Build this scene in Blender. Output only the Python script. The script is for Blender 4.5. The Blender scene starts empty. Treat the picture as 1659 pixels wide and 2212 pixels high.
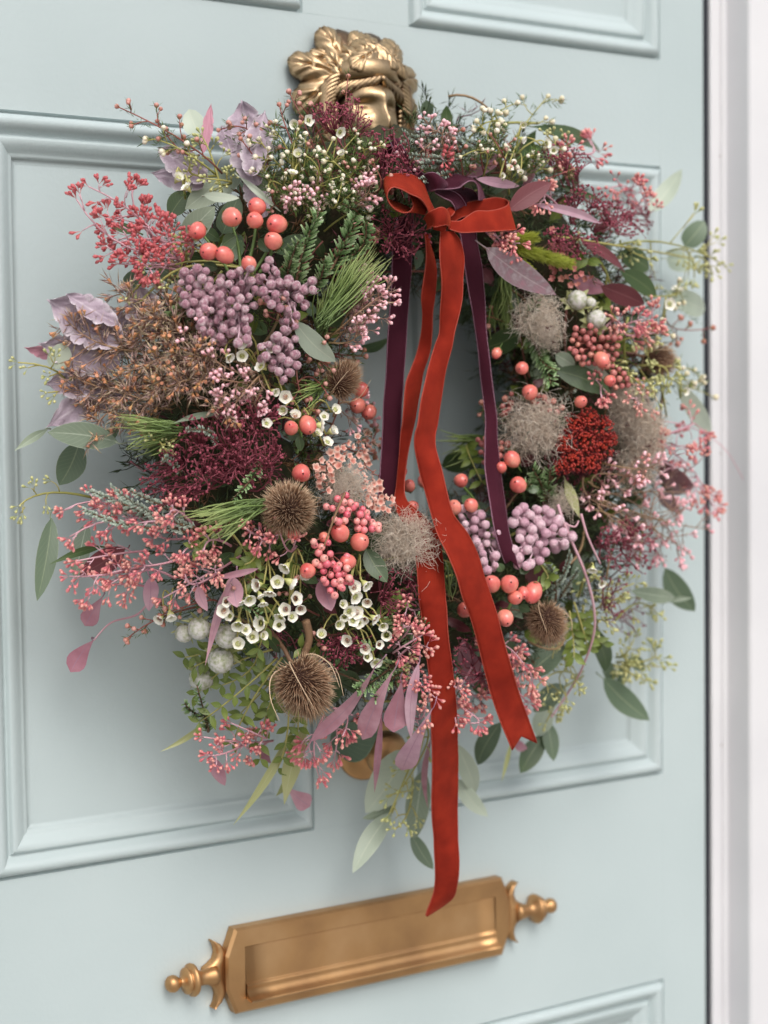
import bpy, math, random
import numpy as np
from mathutils import Vector, Matrix, Quaternion, noise

rnd = random.Random(11)
TAU = 2 * math.pi
sc = bpy.context.scene
COL = sc.collection

# ------------------------------------------------------------------ camera
CAM_YAW, CAM_PITCH, CAM_ROLL = 0.583875944, -0.0554056413, -0.0125252045
CAM_LOC = Vector((-0.773995828, -1.20188393, 0.329979108))
FPX = 3861.2                      # focal length in units of a 1659 x 2212 picture
cF = Vector((math.sin(CAM_YAW) * math.cos(CAM_PITCH), math.cos(CAM_YAW) * math.cos(CAM_PITCH), math.sin(CAM_PITCH)))
_R = Vector((math.cos(CAM_YAW), -math.sin(CAM_YAW), 0)); _U = _R.cross(cF)
cR = _R * math.cos(CAM_ROLL) + _U * math.sin(CAM_ROLL)
cU = -_R * math.sin(CAM_ROLL) + _U * math.cos(CAM_ROLL)
cam = bpy.data.cameras.new('camera'); camo = bpy.data.objects.new('camera', cam); COL.objects.link(camo)
camo.matrix_world = Matrix(((cR.x, cU.x, -cF.x, CAM_LOC.x), (cR.y, cU.y, -cF.y, CAM_LOC.y), (cR.z, cU.z, -cF.z, CAM_LOC.z), (0, 0, 0, 1)))
cam.sensor_fit = 'HORIZONTAL'; cam.sensor_width = 13.0; cam.lens = 13.0 * FPX / 1659.0
cam.clip_start = .05; cam.clip_end = 200
cam.dof.use_dof = True; cam.dof.focus_distance = 1.25; cam.dof.aperture_fstop = 2.2
sc.camera = camo

# ------------------------------------------------------------------ sky, sun, exposure
SUN_EL, SUN_SIDE = math.radians(48), math.radians(-14)      # overcast: wide soft sun, high in front of the door
w = bpy.data.worlds.new('World'); sc.world = w; w.use_nodes = True
nt = w.node_tree; bg = nt.nodes['Background']
sky = nt.nodes.new('ShaderNodeTexSky'); sky.sky_type = 'NISHITA'; sky.sun_disc = False
sky.sun_elevation = SUN_EL; sky.sun_rotation = math.pi - SUN_SIDE; sky.dust_density = 4; sky.air_density = 1.2
hs = nt.nodes.new('ShaderNodeHueSaturation'); hs.inputs['Saturation'].default_value = .36
nt.links.new(sky.outputs[0], hs.inputs['Color']); nt.links.new(hs.outputs[0], bg.inputs['Color'])
bg.inputs['Strength'].default_value = .15
sl = bpy.data.lights.new('sun', 'SUN'); sl.energy = 1.0; sl.angle = math.radians(32); sl.color = (1, .96, .92)
so = bpy.data.objects.new('sun', sl); COL.objects.link(so)
sdir = Vector((math.sin(SUN_SIDE) * math.cos(SUN_EL), -math.cos(SUN_SIDE) * math.cos(SUN_EL), math.sin(SUN_EL)))
so.rotation_euler = sdir.to_track_quat('Z', 'Y').to_euler()
sc.view_settings.view_transform = 'Standard'; sc.view_settings.look = 'None'
sc.view_settings.exposure = 0.2; sc.view_settings.gamma = 1

# ------------------------------------------------------------------ geometry of the place: door front is y = 0, x right, z up (0 = lower edge of the middle panels)
RC = (0.010, 0.335); RR = .165                 # wreath centre (x, z) and ring radius
def P(u, v, d):
    """world point d metres in front of the door that the picture shows at (u, v)"""
    r = cF + cR * ((u - 829.5) / FPX) - cU * ((v - 1106) / FPX)
    t = (-d - CAM_LOC.y) / r.y
    return CAM_LOC + r * t
def pic(p):
    d = p - CAM_LOC; w = d.dot(cF); return 829.5 + FPX * d.dot(cR) / w, 1106 - FPX * d.dot(cU) / w
def pxs(p):
    return (p - CAM_LOC).dot(cF) / FPX
def surf(u, v):
    d = .08
    for _ in range(5):
        X = P(u, v, d); q = (math.hypot(X.x - RC[0], X.z - RC[1]) - RR) / .105
        n = .055 + .075 * math.sqrt(max(0, 1 - q * q))
        d = .5 * d + .5 * n
    return d
def S(u, v, e=0.0):
    return P(u, v, surf(u, v) + e)
def outn(p):
    """outward direction of the wreath at p, leaning to the viewer"""
    rx, rz = p.x - RC[0], p.z - RC[1]; rho = math.hypot(rx, rz) or 1
    q = max(-1, min(1, (rho - RR) / .1))
    n = Vector((rx / rho * q * .8, -math.sqrt(1 - .7 * q * q), rz / rho * q * .8))
    vdir = (CAM_LOC - p).normalized()
    return (n + vdir * .8).normalized()
def rv(s=1.0):
    return Vector((rnd.uniform(-s, s), rnd.uniform(-s, s), rnd.uniform(-s, s)))

# ------------------------------------------------------------------ mesh builder
class MB:
    def __init__(s): s.v = []; s.f = []; s.m = []; s.var = []; s.uv = {}; s.smooth = True
    def add(s, vs, fs, var=0.0, mi=0, uvs=None):
        o = len(s.v); s.v.extend([tuple(x) for x in vs])
        s.var.extend(var if isinstance(var, (list, tuple)) else [var] * len(vs))
        if uvs:
            for i, c in enumerate(uvs): s.uv[o + i] = c
        s.f.extend([tuple(i + o for i in f) for f in fs]); s.m.extend([mi] * len(fs))
    def mesh(s, name, mats):
        me = bpy.data.meshes.new(name); me.from_pydata(s.v, [], s.f)
        for m in (mats if isinstance(mats, (list, tuple)) else [mats]): me.materials.append(m)
        if any(s.m): me.polygons.foreach_set('material_index', s.m)
        me.polygons.foreach_set('use_smooth', [s.smooth] * len(s.f))
        a = me.attributes.new('var', 'FLOAT', 'POINT'); a.data.foreach_set('value', s.var)
        if s.uv:
            l = me.uv_layers.new(name='UVMap'); li = np.empty(len(me.loops), 'i'); me.loops.foreach_get('vertex_index', li)
            uvv = np.array([s.uv.get(i, (0.5, 0.5)) for i in range(len(s.v))], 'f')
            l.data.foreach_set('uv', uvv[li].ravel())
        me.update(); return me
def frame(axis, up=None):
    z = axis.normalized(); u = up or (Vector((0, 0, 1)) if abs(z.z) < .9 else Vector((1, 0, 0)))
    x = u.cross(z)
    if x.length < 1e-6: x = Vector((0, 1, 0)).cross(z)
    x.normalize(); return x, z.cross(x), z
def tube(mb, pts, rad, n=5, var=0.0, mi=0, cap=True):
    """tapered tube along pts; rad one number or a list"""
    k = len(pts); rad = rad if isinstance(rad, (list, tuple)) else [rad] * k
    vs = []; fs = []; vr = []
    x = None
    for i, p in enumerate(pts):
        t = (pts[min(i + 1, k - 1)] - pts[max(i - 1, 0)])
        if t.length < 1e-9: t = Vector((0, 0, 1))
        t.normalize()
        if x is None: x, y, _ = frame(t)
        else:
            x = (x - t * x.dot(t))
            if x.length < 1e-6: x, y, _ = frame(t)
            x.normalize(); y = t.cross(x)
        for j in range(n):
            a = TAU * j / n; vs.append(p + (x * math.cos(a) + y * math.sin(a)) * rad[i])
        vr += [var[i] if isinstance(var, (list, tuple)) else var] * n
    for i in range(k - 1):
        for j in range(n):
            a, b = i * n + j, i * n + (j + 1) % n; fs.append((a, b, b + n, a + n))
    if cap: fs.append(tuple(reversed(range(n)))); fs.append(tuple(range((k - 1) * n, k * n)))
    mb.add(vs, fs, vr, mi)
def lathe(mb, prof, n=10, M=None, var=None, mi=0, wob=None):
    """profile [(r, z)] turned about local z; var = value per ring"""
    vs = []; fs = []; vr = []
    for i, (r, z) in enumerate(prof):
        for j in range(n):
            a = TAU * j / n; rr = r * (1 + (wob(i, a) if wob else 0))
            p = Vector((rr * math.cos(a), rr * math.sin(a), z)); vs.append(M @ p if M else p)
        vr += [var[i] if var else 0.0] * n
    for i in range(len(prof) - 1):
        for j in range(n):
            a, b = i * n + j, i * n + (j + 1) % n; fs.append((a, b, b + n, a + n))
    if prof[0][0] > 1e-5: fs.append(tuple(reversed(range(n))))
    if prof[-1][0] > 1e-5: fs.append(tuple(range((len(prof) - 1) * n, len(prof) * n)))
    mb.add(vs, fs, vr, mi)
def box(mb, a, b, mi=0, bev=0.0):
    (x0, y0, z0), (x1, y1, z1) = a, b
    vs = [(x, y, z) for x in (x0, x1) for y in (y0, y1) for z in (z0, z1)]
    mb.add(vs, [(0, 1, 3, 2), (4, 6, 7, 5), (0, 4, 5, 1), (2, 3, 7, 6), (0, 2, 6, 4), (1, 5, 7, 3)], 0.0, mi)
def basis(p, axis, s=1.0, spin=None, sz=None):
    x, y, z = frame(axis)
    if spin is None: spin = rnd.uniform(0, TAU)
    x2 = x * math.cos(spin) + y * math.sin(spin); y2 = z.cross(x2)
    sz = s if sz is None else sz
    return Matrix(((x2.x * s, y2.x * s, z.x * sz, p.x), (x2.y * s, y2.y * s, z.y * sz, p.y), (x2.z * s, y2.z * s, z.z * sz, p.z), (0, 0, 0, 1)))
def curve(a, b, sag=Vector((0, 0, 0)), n=5):
    return [a.lerp(b, i / (n - 1)) + sag * (4 * (i / (n - 1)) * (1 - i / (n - 1))) for i in range(n)]
def spline(pts, sub):
    """Catmull-Rom through tuples"""
    out = []; n = len(pts); pts = [np.array(p, float) for p in pts]
    for i in range(n - 1):
        p0, p1, p2, p3 = pts[max(i - 1, 0)], pts[i], pts[i + 1], pts[min(i + 2, n - 1)]
        for k in range(sub):
            t = k / sub
            out.append(.5 * ((2 * p1) + (p2 - p0) * t + (2 * p0 - 5 * p1 + 4 * p2 - p3) * t * t + (3 * p1 - p0 - 3 * p2 + p3) * t ** 3))
    out.append(pts[-1]); return out

# ------------------------------------------------------------------ objects
WM = {}
def link(name, data, M, parent=None, label=None, kind=None):
    o = bpy.data.objects.new(name, data); COL.objects.link(o)
    if parent is not None:
        o.parent = parent; o.matrix_local = WM[parent].inverted() @ M
    else: o.matrix_local = M
    WM[o] = M
    if label: o['label'] = label
    if kind: o['kind'] = kind
    return o
def put(name, mb, mats, parent, base=None, label=None, kind=None):
    """mesh written in world coordinates, origin moved to base"""
    base = Vector(base) if base is not None else Vector(mb.v[0])
    mb.v = [(x - base.x, y - base.y, z - base.z) for x, y, z in mb.v]
    return link(name, mb.mesh(name, mats), Matrix.Translation(base), parent, label, kind)
def thing(name, loc, label, cat, group=None):
    o = link(name, None, Matrix.Translation(Vector(loc))); o.empty_display_size = .02
    o['label'] = label; o['category'] = cat
    if group: o['group'] = group
    return o

# ------------------------------------------------------------------ materials
def srgb(r, g, b):
    f = lambda c: (c / 255 / 12.92) if c / 255 <= .04045 else ((c / 255 + .055) / 1.055) ** 2.4
    return (f(r), f(g), f(b), 1)
def mat(name, A, B=None, C=None, rough=.5, wv=1.0, wr=0.0, wn=0.0, ns=40.0, bump=0.0, bs=200.0, trans=0.0, sheen=0.0, sheen_col=(1, 1, 1, 1),
        metal=0.0, sss=0.0, coat=0.0, vein=None, spec=.5, rn=0.0):
    """A to B (to C) by attribute var * wv + object random * wr + noise * wn"""
    m = bpy.data.materials.new(name); m.use_nodes = True; t = m.node_tree; N = t.nodes; L = t.links
    bs_ = N['Principled BSDF']; out = N['Material Output']
    bs_.inputs['Roughness'].default_value = rough; bs_.inputs['Metallic'].default_value = metal
    bs_.inputs['Specular IOR Level'].default_value = spec
    tc = N.new('ShaderNodeTexCoord')
    B = B or A
    def math_(op, a, b=None, c=None):
        n = N.new('ShaderNodeMath'); n.operation = op
        for i, x in enumerate((a, b, c)):
            if x is None: continue
            if isinstance(x, (int, float)): n.inputs[i].default_value = x
            else: L.new(x, n.inputs[i])
        return n.outputs[0]
    at = N.new('ShaderNodeAttribute'); at.attribute_name = 'var'
    f = math_('MULTIPLY', at.outputs['Fac'], wv)
    if wr:
        oi = N.new('ShaderNodeObjectInfo'); f = math_('MULTIPLY_ADD', oi.outputs['Random'], wr, f)
    nz = N.new('ShaderNodeTexNoise'); nz.inputs['Scale'].default_value = ns; nz.inputs['Detail'].default_value = 4
    geo = N.new('ShaderNodeNewGeometry'); L.new(geo.outputs['Position'], nz.inputs['Vector'])
    if wn:
        f = math_('MULTIPLY_ADD', math_('MULTIPLY_ADD', nz.outputs[0], 2.4, -.7), wn, f)
    r = N.new('ShaderNodeValToRGB'); r.color_ramp.elements[0].color = A; r.color_ramp.elements[1].color = C or B
    if C: e = r.color_ramp.elements.new(.5); e.color = B
    L.new(f, r.inputs[0]); col = r.outputs[0]
    if vein:
        uv = N.new('ShaderNodeUVMap'); sp = N.new('ShaderNodeSeparateXYZ'); L.new(uv.outputs[0], sp.inputs[0])
        au = math_('ABSOLUTE', math_('MULTIPLY_ADD', sp.outputs[0], 2, -1))
        mid = math_('SUBTRACT', 1, math_('MULTIPLY', au, 14)); mid = math_('MAXIMUM', mid, 0)
        lat = math_('SINE', math_('MULTIPLY', math_('SUBTRACT', math_('MULTIPLY', sp.outputs[1], 10), math_('MULTIPLY', au, 2.6)), TAU))
        lat = math_('MAXIMUM', math_('MULTIPLY_ADD', lat, 4, -3.3), 0)
        rim = math_('MAXIMUM', math_('MULTIPLY_ADD', au, 14, -13), 0)
        vf = math_('MINIMUM', math_('ADD', math_('MULTIPLY_ADD', lat, .3, mid), math_('MULTIPLY', rim, .7)), 1)
        mx = N.new('ShaderNodeMix'); mx.data_type = 'RGBA'; L.new(math_('MULTIPLY', vf, .75), mx.inputs['Factor']); L.new(col, mx.inputs['A']); mx.inputs['B'].default_value = vein
        col = mx.outputs['Result']
    L.new(col, bs_.inputs['Base Color'])
    if rn:
        n2 = N.new('ShaderNodeTexNoise'); n2.inputs['Scale'].default_value = ns * .6; n2.inputs['Detail'].default_value = 6; L.new(geo.outputs['Position'], n2.inputs['Vector'])
        L.new(math_('MULTIPLY_ADD', n2.outputs[0], rn, rough - rn * .5), bs_.inputs['Roughness'])
    if bump:
        n3 = N.new('ShaderNodeTexNoise'); n3.inputs['Scale'].default_value = bs; n3.inputs['Detail'].default_value = 5; L.new(tc.outputs['Object'], n3.inputs['Vector'])
        bp = N.new('ShaderNodeBump'); bp.inputs['Strength'].default_value = bump; bp.inputs['Distance'].default_value = .001
        L.new(n3.outputs[0], bp.inputs['Height']); L.new(bp.outputs[0], bs_.inputs['Normal'])
    if sheen:
        bs_.inputs['Sheen Weight'].default_value = sheen; bs_.inputs['Sheen Roughness'].default_value = .35; bs_.inputs['Sheen Tint'].default_value = sheen_col
    if sss:
        bs_.inputs['Subsurface Weight'].default_value = sss; bs_.inputs['Subsurface Radius'].default_value = (.004, .0015, .001)
        bs_.inputs['Subsurface Scale'].default_value = 1
    if coat: bs_.inputs['Coat Weight'].default_value = coat; bs_.inputs['Coat Roughness'].default_value = .15
    if trans:
        tr = N.new('ShaderNodeBsdfTranslucent'); L.new(col, tr.inputs['Color']); mxs = N.new('ShaderNodeMixShader'); mxs.inputs[0].default_value = trans
        L.new(bs_.outputs[0], mxs.inputs[1]); L.new(tr.outputs[0], mxs.inputs[2]); L.new(mxs.outputs[0], out.inputs['Surface'])
    return m
c = srgb
MT = dict(
    door=mat('door_paint', c(178, 191, 192), c(186, 198, 199), wn=1, ns=5, rough=.40, bump=.22, bs=230, rn=.14),
    white=mat('white_frame_paint', c(212, 211, 214), c(222, 221, 223), wn=1, ns=6, rough=.4, bump=.05),
    rubber=mat('black_seal', c(30, 32, 40), rough=.7),
    step=mat('stone_step', c(150, 148, 142), c(172, 170, 164), wn=1, ns=12, rough=.85, bump=.4, bs=60),
    brass=mat('aged_brass', c(176, 136, 96), c(196, 154, 108), c(208, 168, 124), wv=0, wn=1, ns=18, rough=.46, metal=1, rn=.16, bump=.2, bs=120),
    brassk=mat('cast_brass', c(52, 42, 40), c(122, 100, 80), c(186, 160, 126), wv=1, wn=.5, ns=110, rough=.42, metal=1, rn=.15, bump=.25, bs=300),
    red=mat('red_velvet', c(120, 33, 22), c(134, 38, 25), c(148, 45, 29), wn=1, ns=60, rough=.85, sheen=.35, sheen_col=c(255, 120, 80), bump=.35, bs=2600, spec=.1),
    redtrim=mat('red_velvet_selvedge', c(168, 66, 48), rough=.6, bump=.6, bs=1800),
    purple=mat('purple_velvet', c(56, 20, 32), c(72, 28, 42), wn=1, ns=26, rough=.85, sheen=.35, sheen_col=c(210, 150, 175), bump=.35, bs=2600, spec=.1),
    purpletrim=mat('purple_velvet_selvedge', c(132, 92, 110), rough=.5, bump=.6, bs=1800),
    silver=mat('silver_eucalyptus_leaf', c(98, 114, 96), c(126, 140, 120), c(156, 168, 146), wv=.6, wr=.5, wn=.25, rough=.5, trans=.18, vein=c(190, 200, 180)),
    pale=mat('pale_silver_leaf', c(150, 164, 146), c(176, 188, 170), c(196, 206, 188), wv=.6, wr=.5, wn=.25, rough=.45, trans=.2, vein=c(204, 210, 190)),
    pinkleaf=mat('pale_pink_leaf', c(190, 138, 160), c(210, 166, 184), c(226, 194, 206), wv=.5, wr=.2, wn=.5, ns=90, rough=.4, trans=.25, vein=c(170, 120, 146)),
    green=mat('grey_green_leaf', c(78, 98, 76), c(108, 126, 102), wv=.5, wr=.5, wn=.25, rough=.45, trans=.18, vein=c(150, 162, 130)),
    dark=mat('dark_green_leaf', c(48, 70, 42), c(84, 106, 66), wv=.5, wr=.6, wn=.25, rough=.38, trans=.15, vein=c(120, 134, 92)),
    purpleleaf=mat('purple_leaf', c(150, 92, 108), c(176, 122, 136), c(200, 156, 168), wv=.4, wr=.5, wn=.5, ns=90, rough=.42, trans=.22, vein=c(160, 130, 150)),
    mottled=mat('mottled_pink_leaf', c(170, 120, 134), c(148, 124, 132), c(182, 168, 172), wv=.1, wr=0, wn=.9, ns=160, rough=.42, trans=.2, vein=c(196, 178, 180)),
    maroon=mat('maroon_leaf', c(84, 40, 46), c(120, 62, 68), wv=.4, wr=.6, wn=.3, rough=.4, trans=.15, vein=c(140, 90, 94)),
    lime=mat('lime_leaf', c(142, 148, 84), c(172, 176, 118), c(190, 190, 140), wv=.5, wr=.4, wn=.3, rough=.45, trans=.25, vein=c(200, 200, 160)),
    felt=mat('felted_lilac_leaf', c(132, 112, 126), c(180, 163, 176), c(222, 212, 218), wv=1, wn=.25, ns=120, rough=.95, sheen=.7, bump=.5, bs=900, trans=.12),
    feltpink=mat('felted_pink_leaf', c(186, 130, 146), c(206, 158, 170), wv=1, rough=.95, sheen=.6, trans=.2),
    coral=mat('coral_berry_skin', c(248, 210, 178), c(236, 144, 126), c(210, 92, 90), wv=.7, wr=.25, wn=.4, ns=130, rough=.26, sss=.1, coat=.3),
    tipdark=mat('berry_tip', c(70, 22, 16), rough=.6),
    calyx=mat('berry_calyx', c(70, 96, 44), c(104, 130, 66), wn=1, rough=.45, trans=.1),
    mauve=mat('frosted_mauve_berry', c(152, 86, 108), c(200, 142, 160), c(240, 214, 218), wv=0, wr=.3, wn=.85, ns=520, rough=.9, bump=.9, bs=1100, sheen=.4),
    lilac=mat('frosted_lilac_berry', c(172, 124, 144), c(204, 160, 176), c(232, 206, 212), wv=.2, wr=.4, wn=.5, ns=500, rough=.8, bump=.5, bs=900, sheen=.3),
    mauvestem=mat('mauve_stem', c(176, 132, 150), c(206, 176, 186), wn=1, rough=.9),
    petal=mat('white_petal', c(226, 220, 188), c(240, 235, 220), c(248, 244, 236), wv=1, rough=.5, sss=.1, trans=.15),
    eye=mat('green_flower_centre', c(168, 172, 70), c(200, 200, 110), wn=1, rough=.4),
    eyered=mat('red_flower_centre', c(150, 76, 56), c(190, 140, 90), wn=1, ns=300, rough=.4),
    cup=mat('flower_cup', c(172, 178, 96), c(214, 212, 150), wv=1, rough=.5),
    waxstem=mat('wax_stem', c(134, 138, 68), c(176, 168, 100), wv=1, wr=.3, wn=.3, rough=.5),
    redstem=mat('red_brown_stem', c(106, 62, 50), c(160, 92, 84), wv=1, wn=.4, rough=.5),
    pinkstem=mat('pink_stem', c(184, 122, 134), c(216, 176, 186), wv=1, wn=.4, rough=.5),
    olivestem=mat('olive_stem', c(142, 118, 74), c(160, 124, 108), wv=1, wn=.5, rough=.55),
    needleg=mat('green_needle', c(58, 84, 36), c(104, 128, 58), wv=1, wn=.3, rough=.45),
    needlep=mat('purple_brown_needle', c(140, 110, 96), c(174, 142, 136), c(192, 176, 136), wv=1, wn=.4, rough=.5),
    budwhite=mat('cream_bud', c(176, 172, 110), c(220, 210, 176), c(240, 230, 214), wv=1, wr=.2, rough=.4, sss=.1),
    budbrown=mat('pinkish_brown_bud', c(170, 150, 92), c(176, 112, 96), c(204, 150, 140), wv=1, wr=.3, rough=.45),
    budpink=mat('pink_bud', c(186, 140, 108), c(232, 168, 178), c(246, 202, 208), wv=1, wr=.2, rough=.4, sss=.1),
    budorange=mat('orange_bud', c(170, 152, 96), c(204, 146, 100), c(206, 138, 116), wv=.8, wr=.35, rough=.5),
    seedpink=mat('pink_seed', c(200, 130, 140), c(206, 106, 116), c(226, 166, 152), wv=.85, wr=.3, rough=.45),
    seedred=mat('coral_red_seed', c(200, 122, 120), c(200, 104, 106), c(184, 86, 92), wv=.8, wr=.3, rough=.45),
    seedgreen=mat('yellow_green_seed', c(136, 146, 88), c(172, 176, 116), c(200, 196, 140), wv=.8, wr=.3, rough=.45),
    burg=mat('burgundy_floret', c(84, 26, 42), c(124, 46, 62), c(156, 74, 90), wv=1, wr=.2, wn=.4, ns=200, rough=.7),
    burgstem=mat('burgundy_stem', c(112, 42, 58), c(146, 74, 86), wn=1, rough=.6),
    pine=mat('pine_needle', c(62, 84, 40), c(112, 134, 72), c(178, 190, 122), wv=1, wr=.1, rough=.4),
    fir=mat('fir_needle', c(58, 90, 46), c(116, 148, 92), c(190, 208, 166), wv=1, rough=.4),
    juniper=mat('grey_green_juniper', c(88, 108, 92), c(140, 158, 142), c(186, 196, 182), wv=1, wn=.3, rough=.7),
    leafy=mat('fresh_green_leaflet', c(76, 98, 40), c(122, 138, 62), wv=1, wr=.4, wn=.2, rough=.4, trans=.2, vein=c(150, 160, 90)),
    spine=mat('teasel_spine', c(78, 50, 38), c(152, 116, 88), c(224, 200, 168), wv=1, rough=.6),
    spinecore=mat('teasel_core', c(64, 40, 30), rough=.9),
    fluff=mat('clematis_fluff', c(198, 178, 158), c(232, 218, 202), c(250, 243, 232), wv=1, wr=.15, rough=.8, trans=.45, sheen=.4),
    seedhead=mat('clematis_seed', c(60, 32, 30), c(96, 52, 48), wv=1, rough=.7),
    pepper=mat('pink_pepper_berry', c(212, 84, 108), c(224, 122, 130), c(236, 172, 160), wv=.2, wr=.8, rough=.3, coat=.1),
    pepperb=mat('brown_pink_pepper_berry', c(150, 92, 82), c(190, 112, 110), c(214, 150, 130), wv=.2, wr=.8, rough=.4),
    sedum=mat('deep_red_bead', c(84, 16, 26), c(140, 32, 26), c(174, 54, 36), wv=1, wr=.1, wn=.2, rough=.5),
    statice=mat('peach_paper_flower', c(186, 108, 100), c(224, 150, 134), c(242, 204, 188), wv=1, wr=.3, wn=.2, rough=.7, trans=.25),
    globe=mat('silver_globe', c(104, 96, 98), c(164, 168, 138), c(206, 202, 198), wv=.45, wn=.9, ns=330, rough=.8, bump=.9, bs=400),
    limefluff=mat('lime_brush', c(126, 136, 30), c(168, 178, 60), c(196, 200, 96), wv=1, rough=.55, trans=.2),
    moss=mat('dark_moss', c(26, 34, 18), c(52, 56, 30), c(64, 48, 36), wv=0, wn=1, ns=80, rough=.95, bump=1, bs=300),
    twig=mat('brown_twig', c(78, 54, 40), c(128, 98, 72), wn=1, ns=200, rough=.8, bump=.6, bs=400),
    fillg=mat('mixed_green_filler', c(34, 50, 26), c(66, 84, 42), c(106, 116, 64), wv=1, rough=.55),
    fillb=mat('mixed_brown_filler', c(84, 58, 40), c(126, 92, 60), c(150, 104, 92), wv=1, rough=.6),
    fillp=mat('mixed_plum_filler', c(66, 28, 38), c(110, 56, 66), c(146, 96, 100), wv=1, rough=.6),
)

# ================================================================== the door and its frame
T_, YD = .045, .0
door = thing('front_door', (0, 0, -.95), 'pale duck-egg painted panelled front door the wreath hangs on', 'door')
DX = .3715; PX0, PX1 = .0496, .3196
rows = [(-.76, -.189), (0, .5457), (.6396, .965)]
def slab(name, x0, x1, z0, z1):
    mb = MB(); mb.smooth = False
    e = .00012
    vs = [(x0, .045, z0), (x1, .045, z0), (x1, .045, z1), (x0, .045, z1), (x0, e, z0), (x1, e, z0), (x1, e, z1), (x0, e, z1),
          (x0 + e, 0, z0 + e), (x1 - e, 0, z0 + e), (x1 - e, 0, z1 - e), (x0 + e, 0, z1 - e)]
    fs = [(0, 1, 2, 3)] + [(a, (a + 1) % 4, (a + 1) % 4 + 4, a + 4) for a in range(4)] + [(a + 4, (a + 1) % 4 + 4, (a + 1) % 4 + 8, a + 8) for a in range(4)] + [(8, 9, 10, 11)]
    fs = [tuple(reversed(f)) if f != (8, 9, 10, 11) else f for f in fs]
    mb.add(vs, fs); put(name, mb, MT['door'], door, (x0, 0, z0))
g = .00001
slab('stile', -DX, -PX1 - g, -.95, 1.07); slab('stile', PX1 + g, DX, -.95, 1.07)
for z0, z1 in ((-.95, -.76), (-.189, 0), (.5457, .6396), (.965, 1.07)): slab('rail', -PX1, PX1, z0 + g, z1 - g)
for z0, z1 in rows: slab('mullion', -PX0, PX0, z0 + g, z1 - g)
prof = [(0, .0002), (.0007, .004), (.0024, .0042), (.0028, -.0012), (.0044, -.0036), (.0072, -.0047), (.0100, -.0040), (.0128, -.0012), (.0148, .0026), (.0163, .0036),
        (.0172, .0030), (.0180, .0008), (.0200, .0003), (.0235, .0018), (.0268, .0042), (.0285, .0058), (.0300, .0064), (.0318, .0066), (.0324, .0092), (.036, .0094)]
for z0, z1 in rows:
    for sx in (-1, 1):
        x0, x1 = (PX0, PX1) if sx > 0 else (-PX1, -PX0)
        mb = MB(); mb.smooth = True; vs = []; fs = []
        for (t, y) in prof:
            vs += [(x0 + t, y, z0 + t), (x1 - t, y, z0 + t), (x1 - t, y, z1 - t), (x0 + t, y, z1 - t)]
        # each side separate so that the mitres stay crisp
        for s in range(4):
            a = [vs[4 * i + s] for i in range(len(prof))]; b = [vs[4 * i + (s + 1) % 4] for i in range(len(prof))]
            # subdivide the length for a slight hand-painted waviness
            nseg = 14; vv = []; ff = []
            for k in range(nseg + 1):
                for i in range(len(prof)):
                    p = Vector(a[i]).lerp(Vector(b[i]), k / nseg)
                    wv_ = noise.noise(Vector((p.x * 9 + s * 7, z0 * 5, p.z * 9))) * .00035
                    vv.append((p.x, p.y + (wv_ if 0 < i < len(prof) - 1 else 0), p.z))
            n = len(prof)
            for k in range(nseg):
                for i in range(n - 1):
                    ff.append((k * n + i, (k + 1) * n + i, (k + 1) * n + i + 1, k * n + i + 1))
            mb.add(vv, ff)
        mo = put('moulding', mb, MT['door'], door, (x0, 0, z0))
        mp = MB(); mp.smooth = False; t = .0355
        box(mp, (x0 + t, .0096, z0 + t), (x1 - t, .03, z1 - t)); put('panel', mp, MT['door'], door, (x0 + t, .0096, z0 + t))

# ---- letter plate
lp = None
def cyl_x(mb, prof, xdir, x0, y0, z0, n=20):
    M = Matrix.Translation((x0, y0, z0)) @ Matrix(((0, 0, xdir, 0), (0, 1, 0, 0), (1, 0, 0, 0), (0, 0, 0, 1)))
    lathe(mb, prof, n, M)
mb = MB(); mb.smooth = False
zc = -.0967
out_ = [(-.1285, -.0635), (-.1365, -.0835), (-.1365, -.1105), (-.1285, -.1300), (.1285, -.1300), (.1365, -.1105), (.1365, -.0835), (.1285, -.0635)]
hx0, hx1, hz0, hz1 = -.1205, .1205, -.1195, -.0785
def ring(pts, y, k=1.0, o=0.0):
    r = []
    for x, z in pts:
        r.append((x + math.copysign(o, -x), y, z + (o if z < zc else -o)))
    return r
n8 = len(out_)
L0 = ring(out_, -.0006); L1 = ring(out_, -.0092); L2 = ring(out_, -.0112, o=.0018)
hole = [(hx0, hz1), (hx0, (hz0 + hz1) / 2 + .008), (hx0, (hz0 + hz1) / 2 - .008), (hx0, hz0), (hx1, hz0), (hx1, (hz0 + hz1) / 2 - .008), (hx1, (hz0 + hz1) / 2 + .008), (hx1, hz1)]
L3 = [(x, -.0112, z) for x, z in hole]; L4 = [(x, -.004, z) for x, z in hole]
vs = L0 + L1 + L2 + L3 + L4; fs = []
for k in range(4):
    for i in range(n8):
        j = (i + 1) % n8; fs.append((k * n8 + i, k * n8 + j, (k + 1) * n8 + j, (k + 1) * n8 + i))
fs.append(tuple(4 * n8 + i for i in range(n8)))
mb.add(vs, fs)
lp = put('letter_plate', mb, MT['brass'], door, (0, -.001, zc), label='aged brass letter plate with a hinged flap and turned finials')
mb = MB(); mb.smooth = True     # flap with a rolled lower lip
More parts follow.
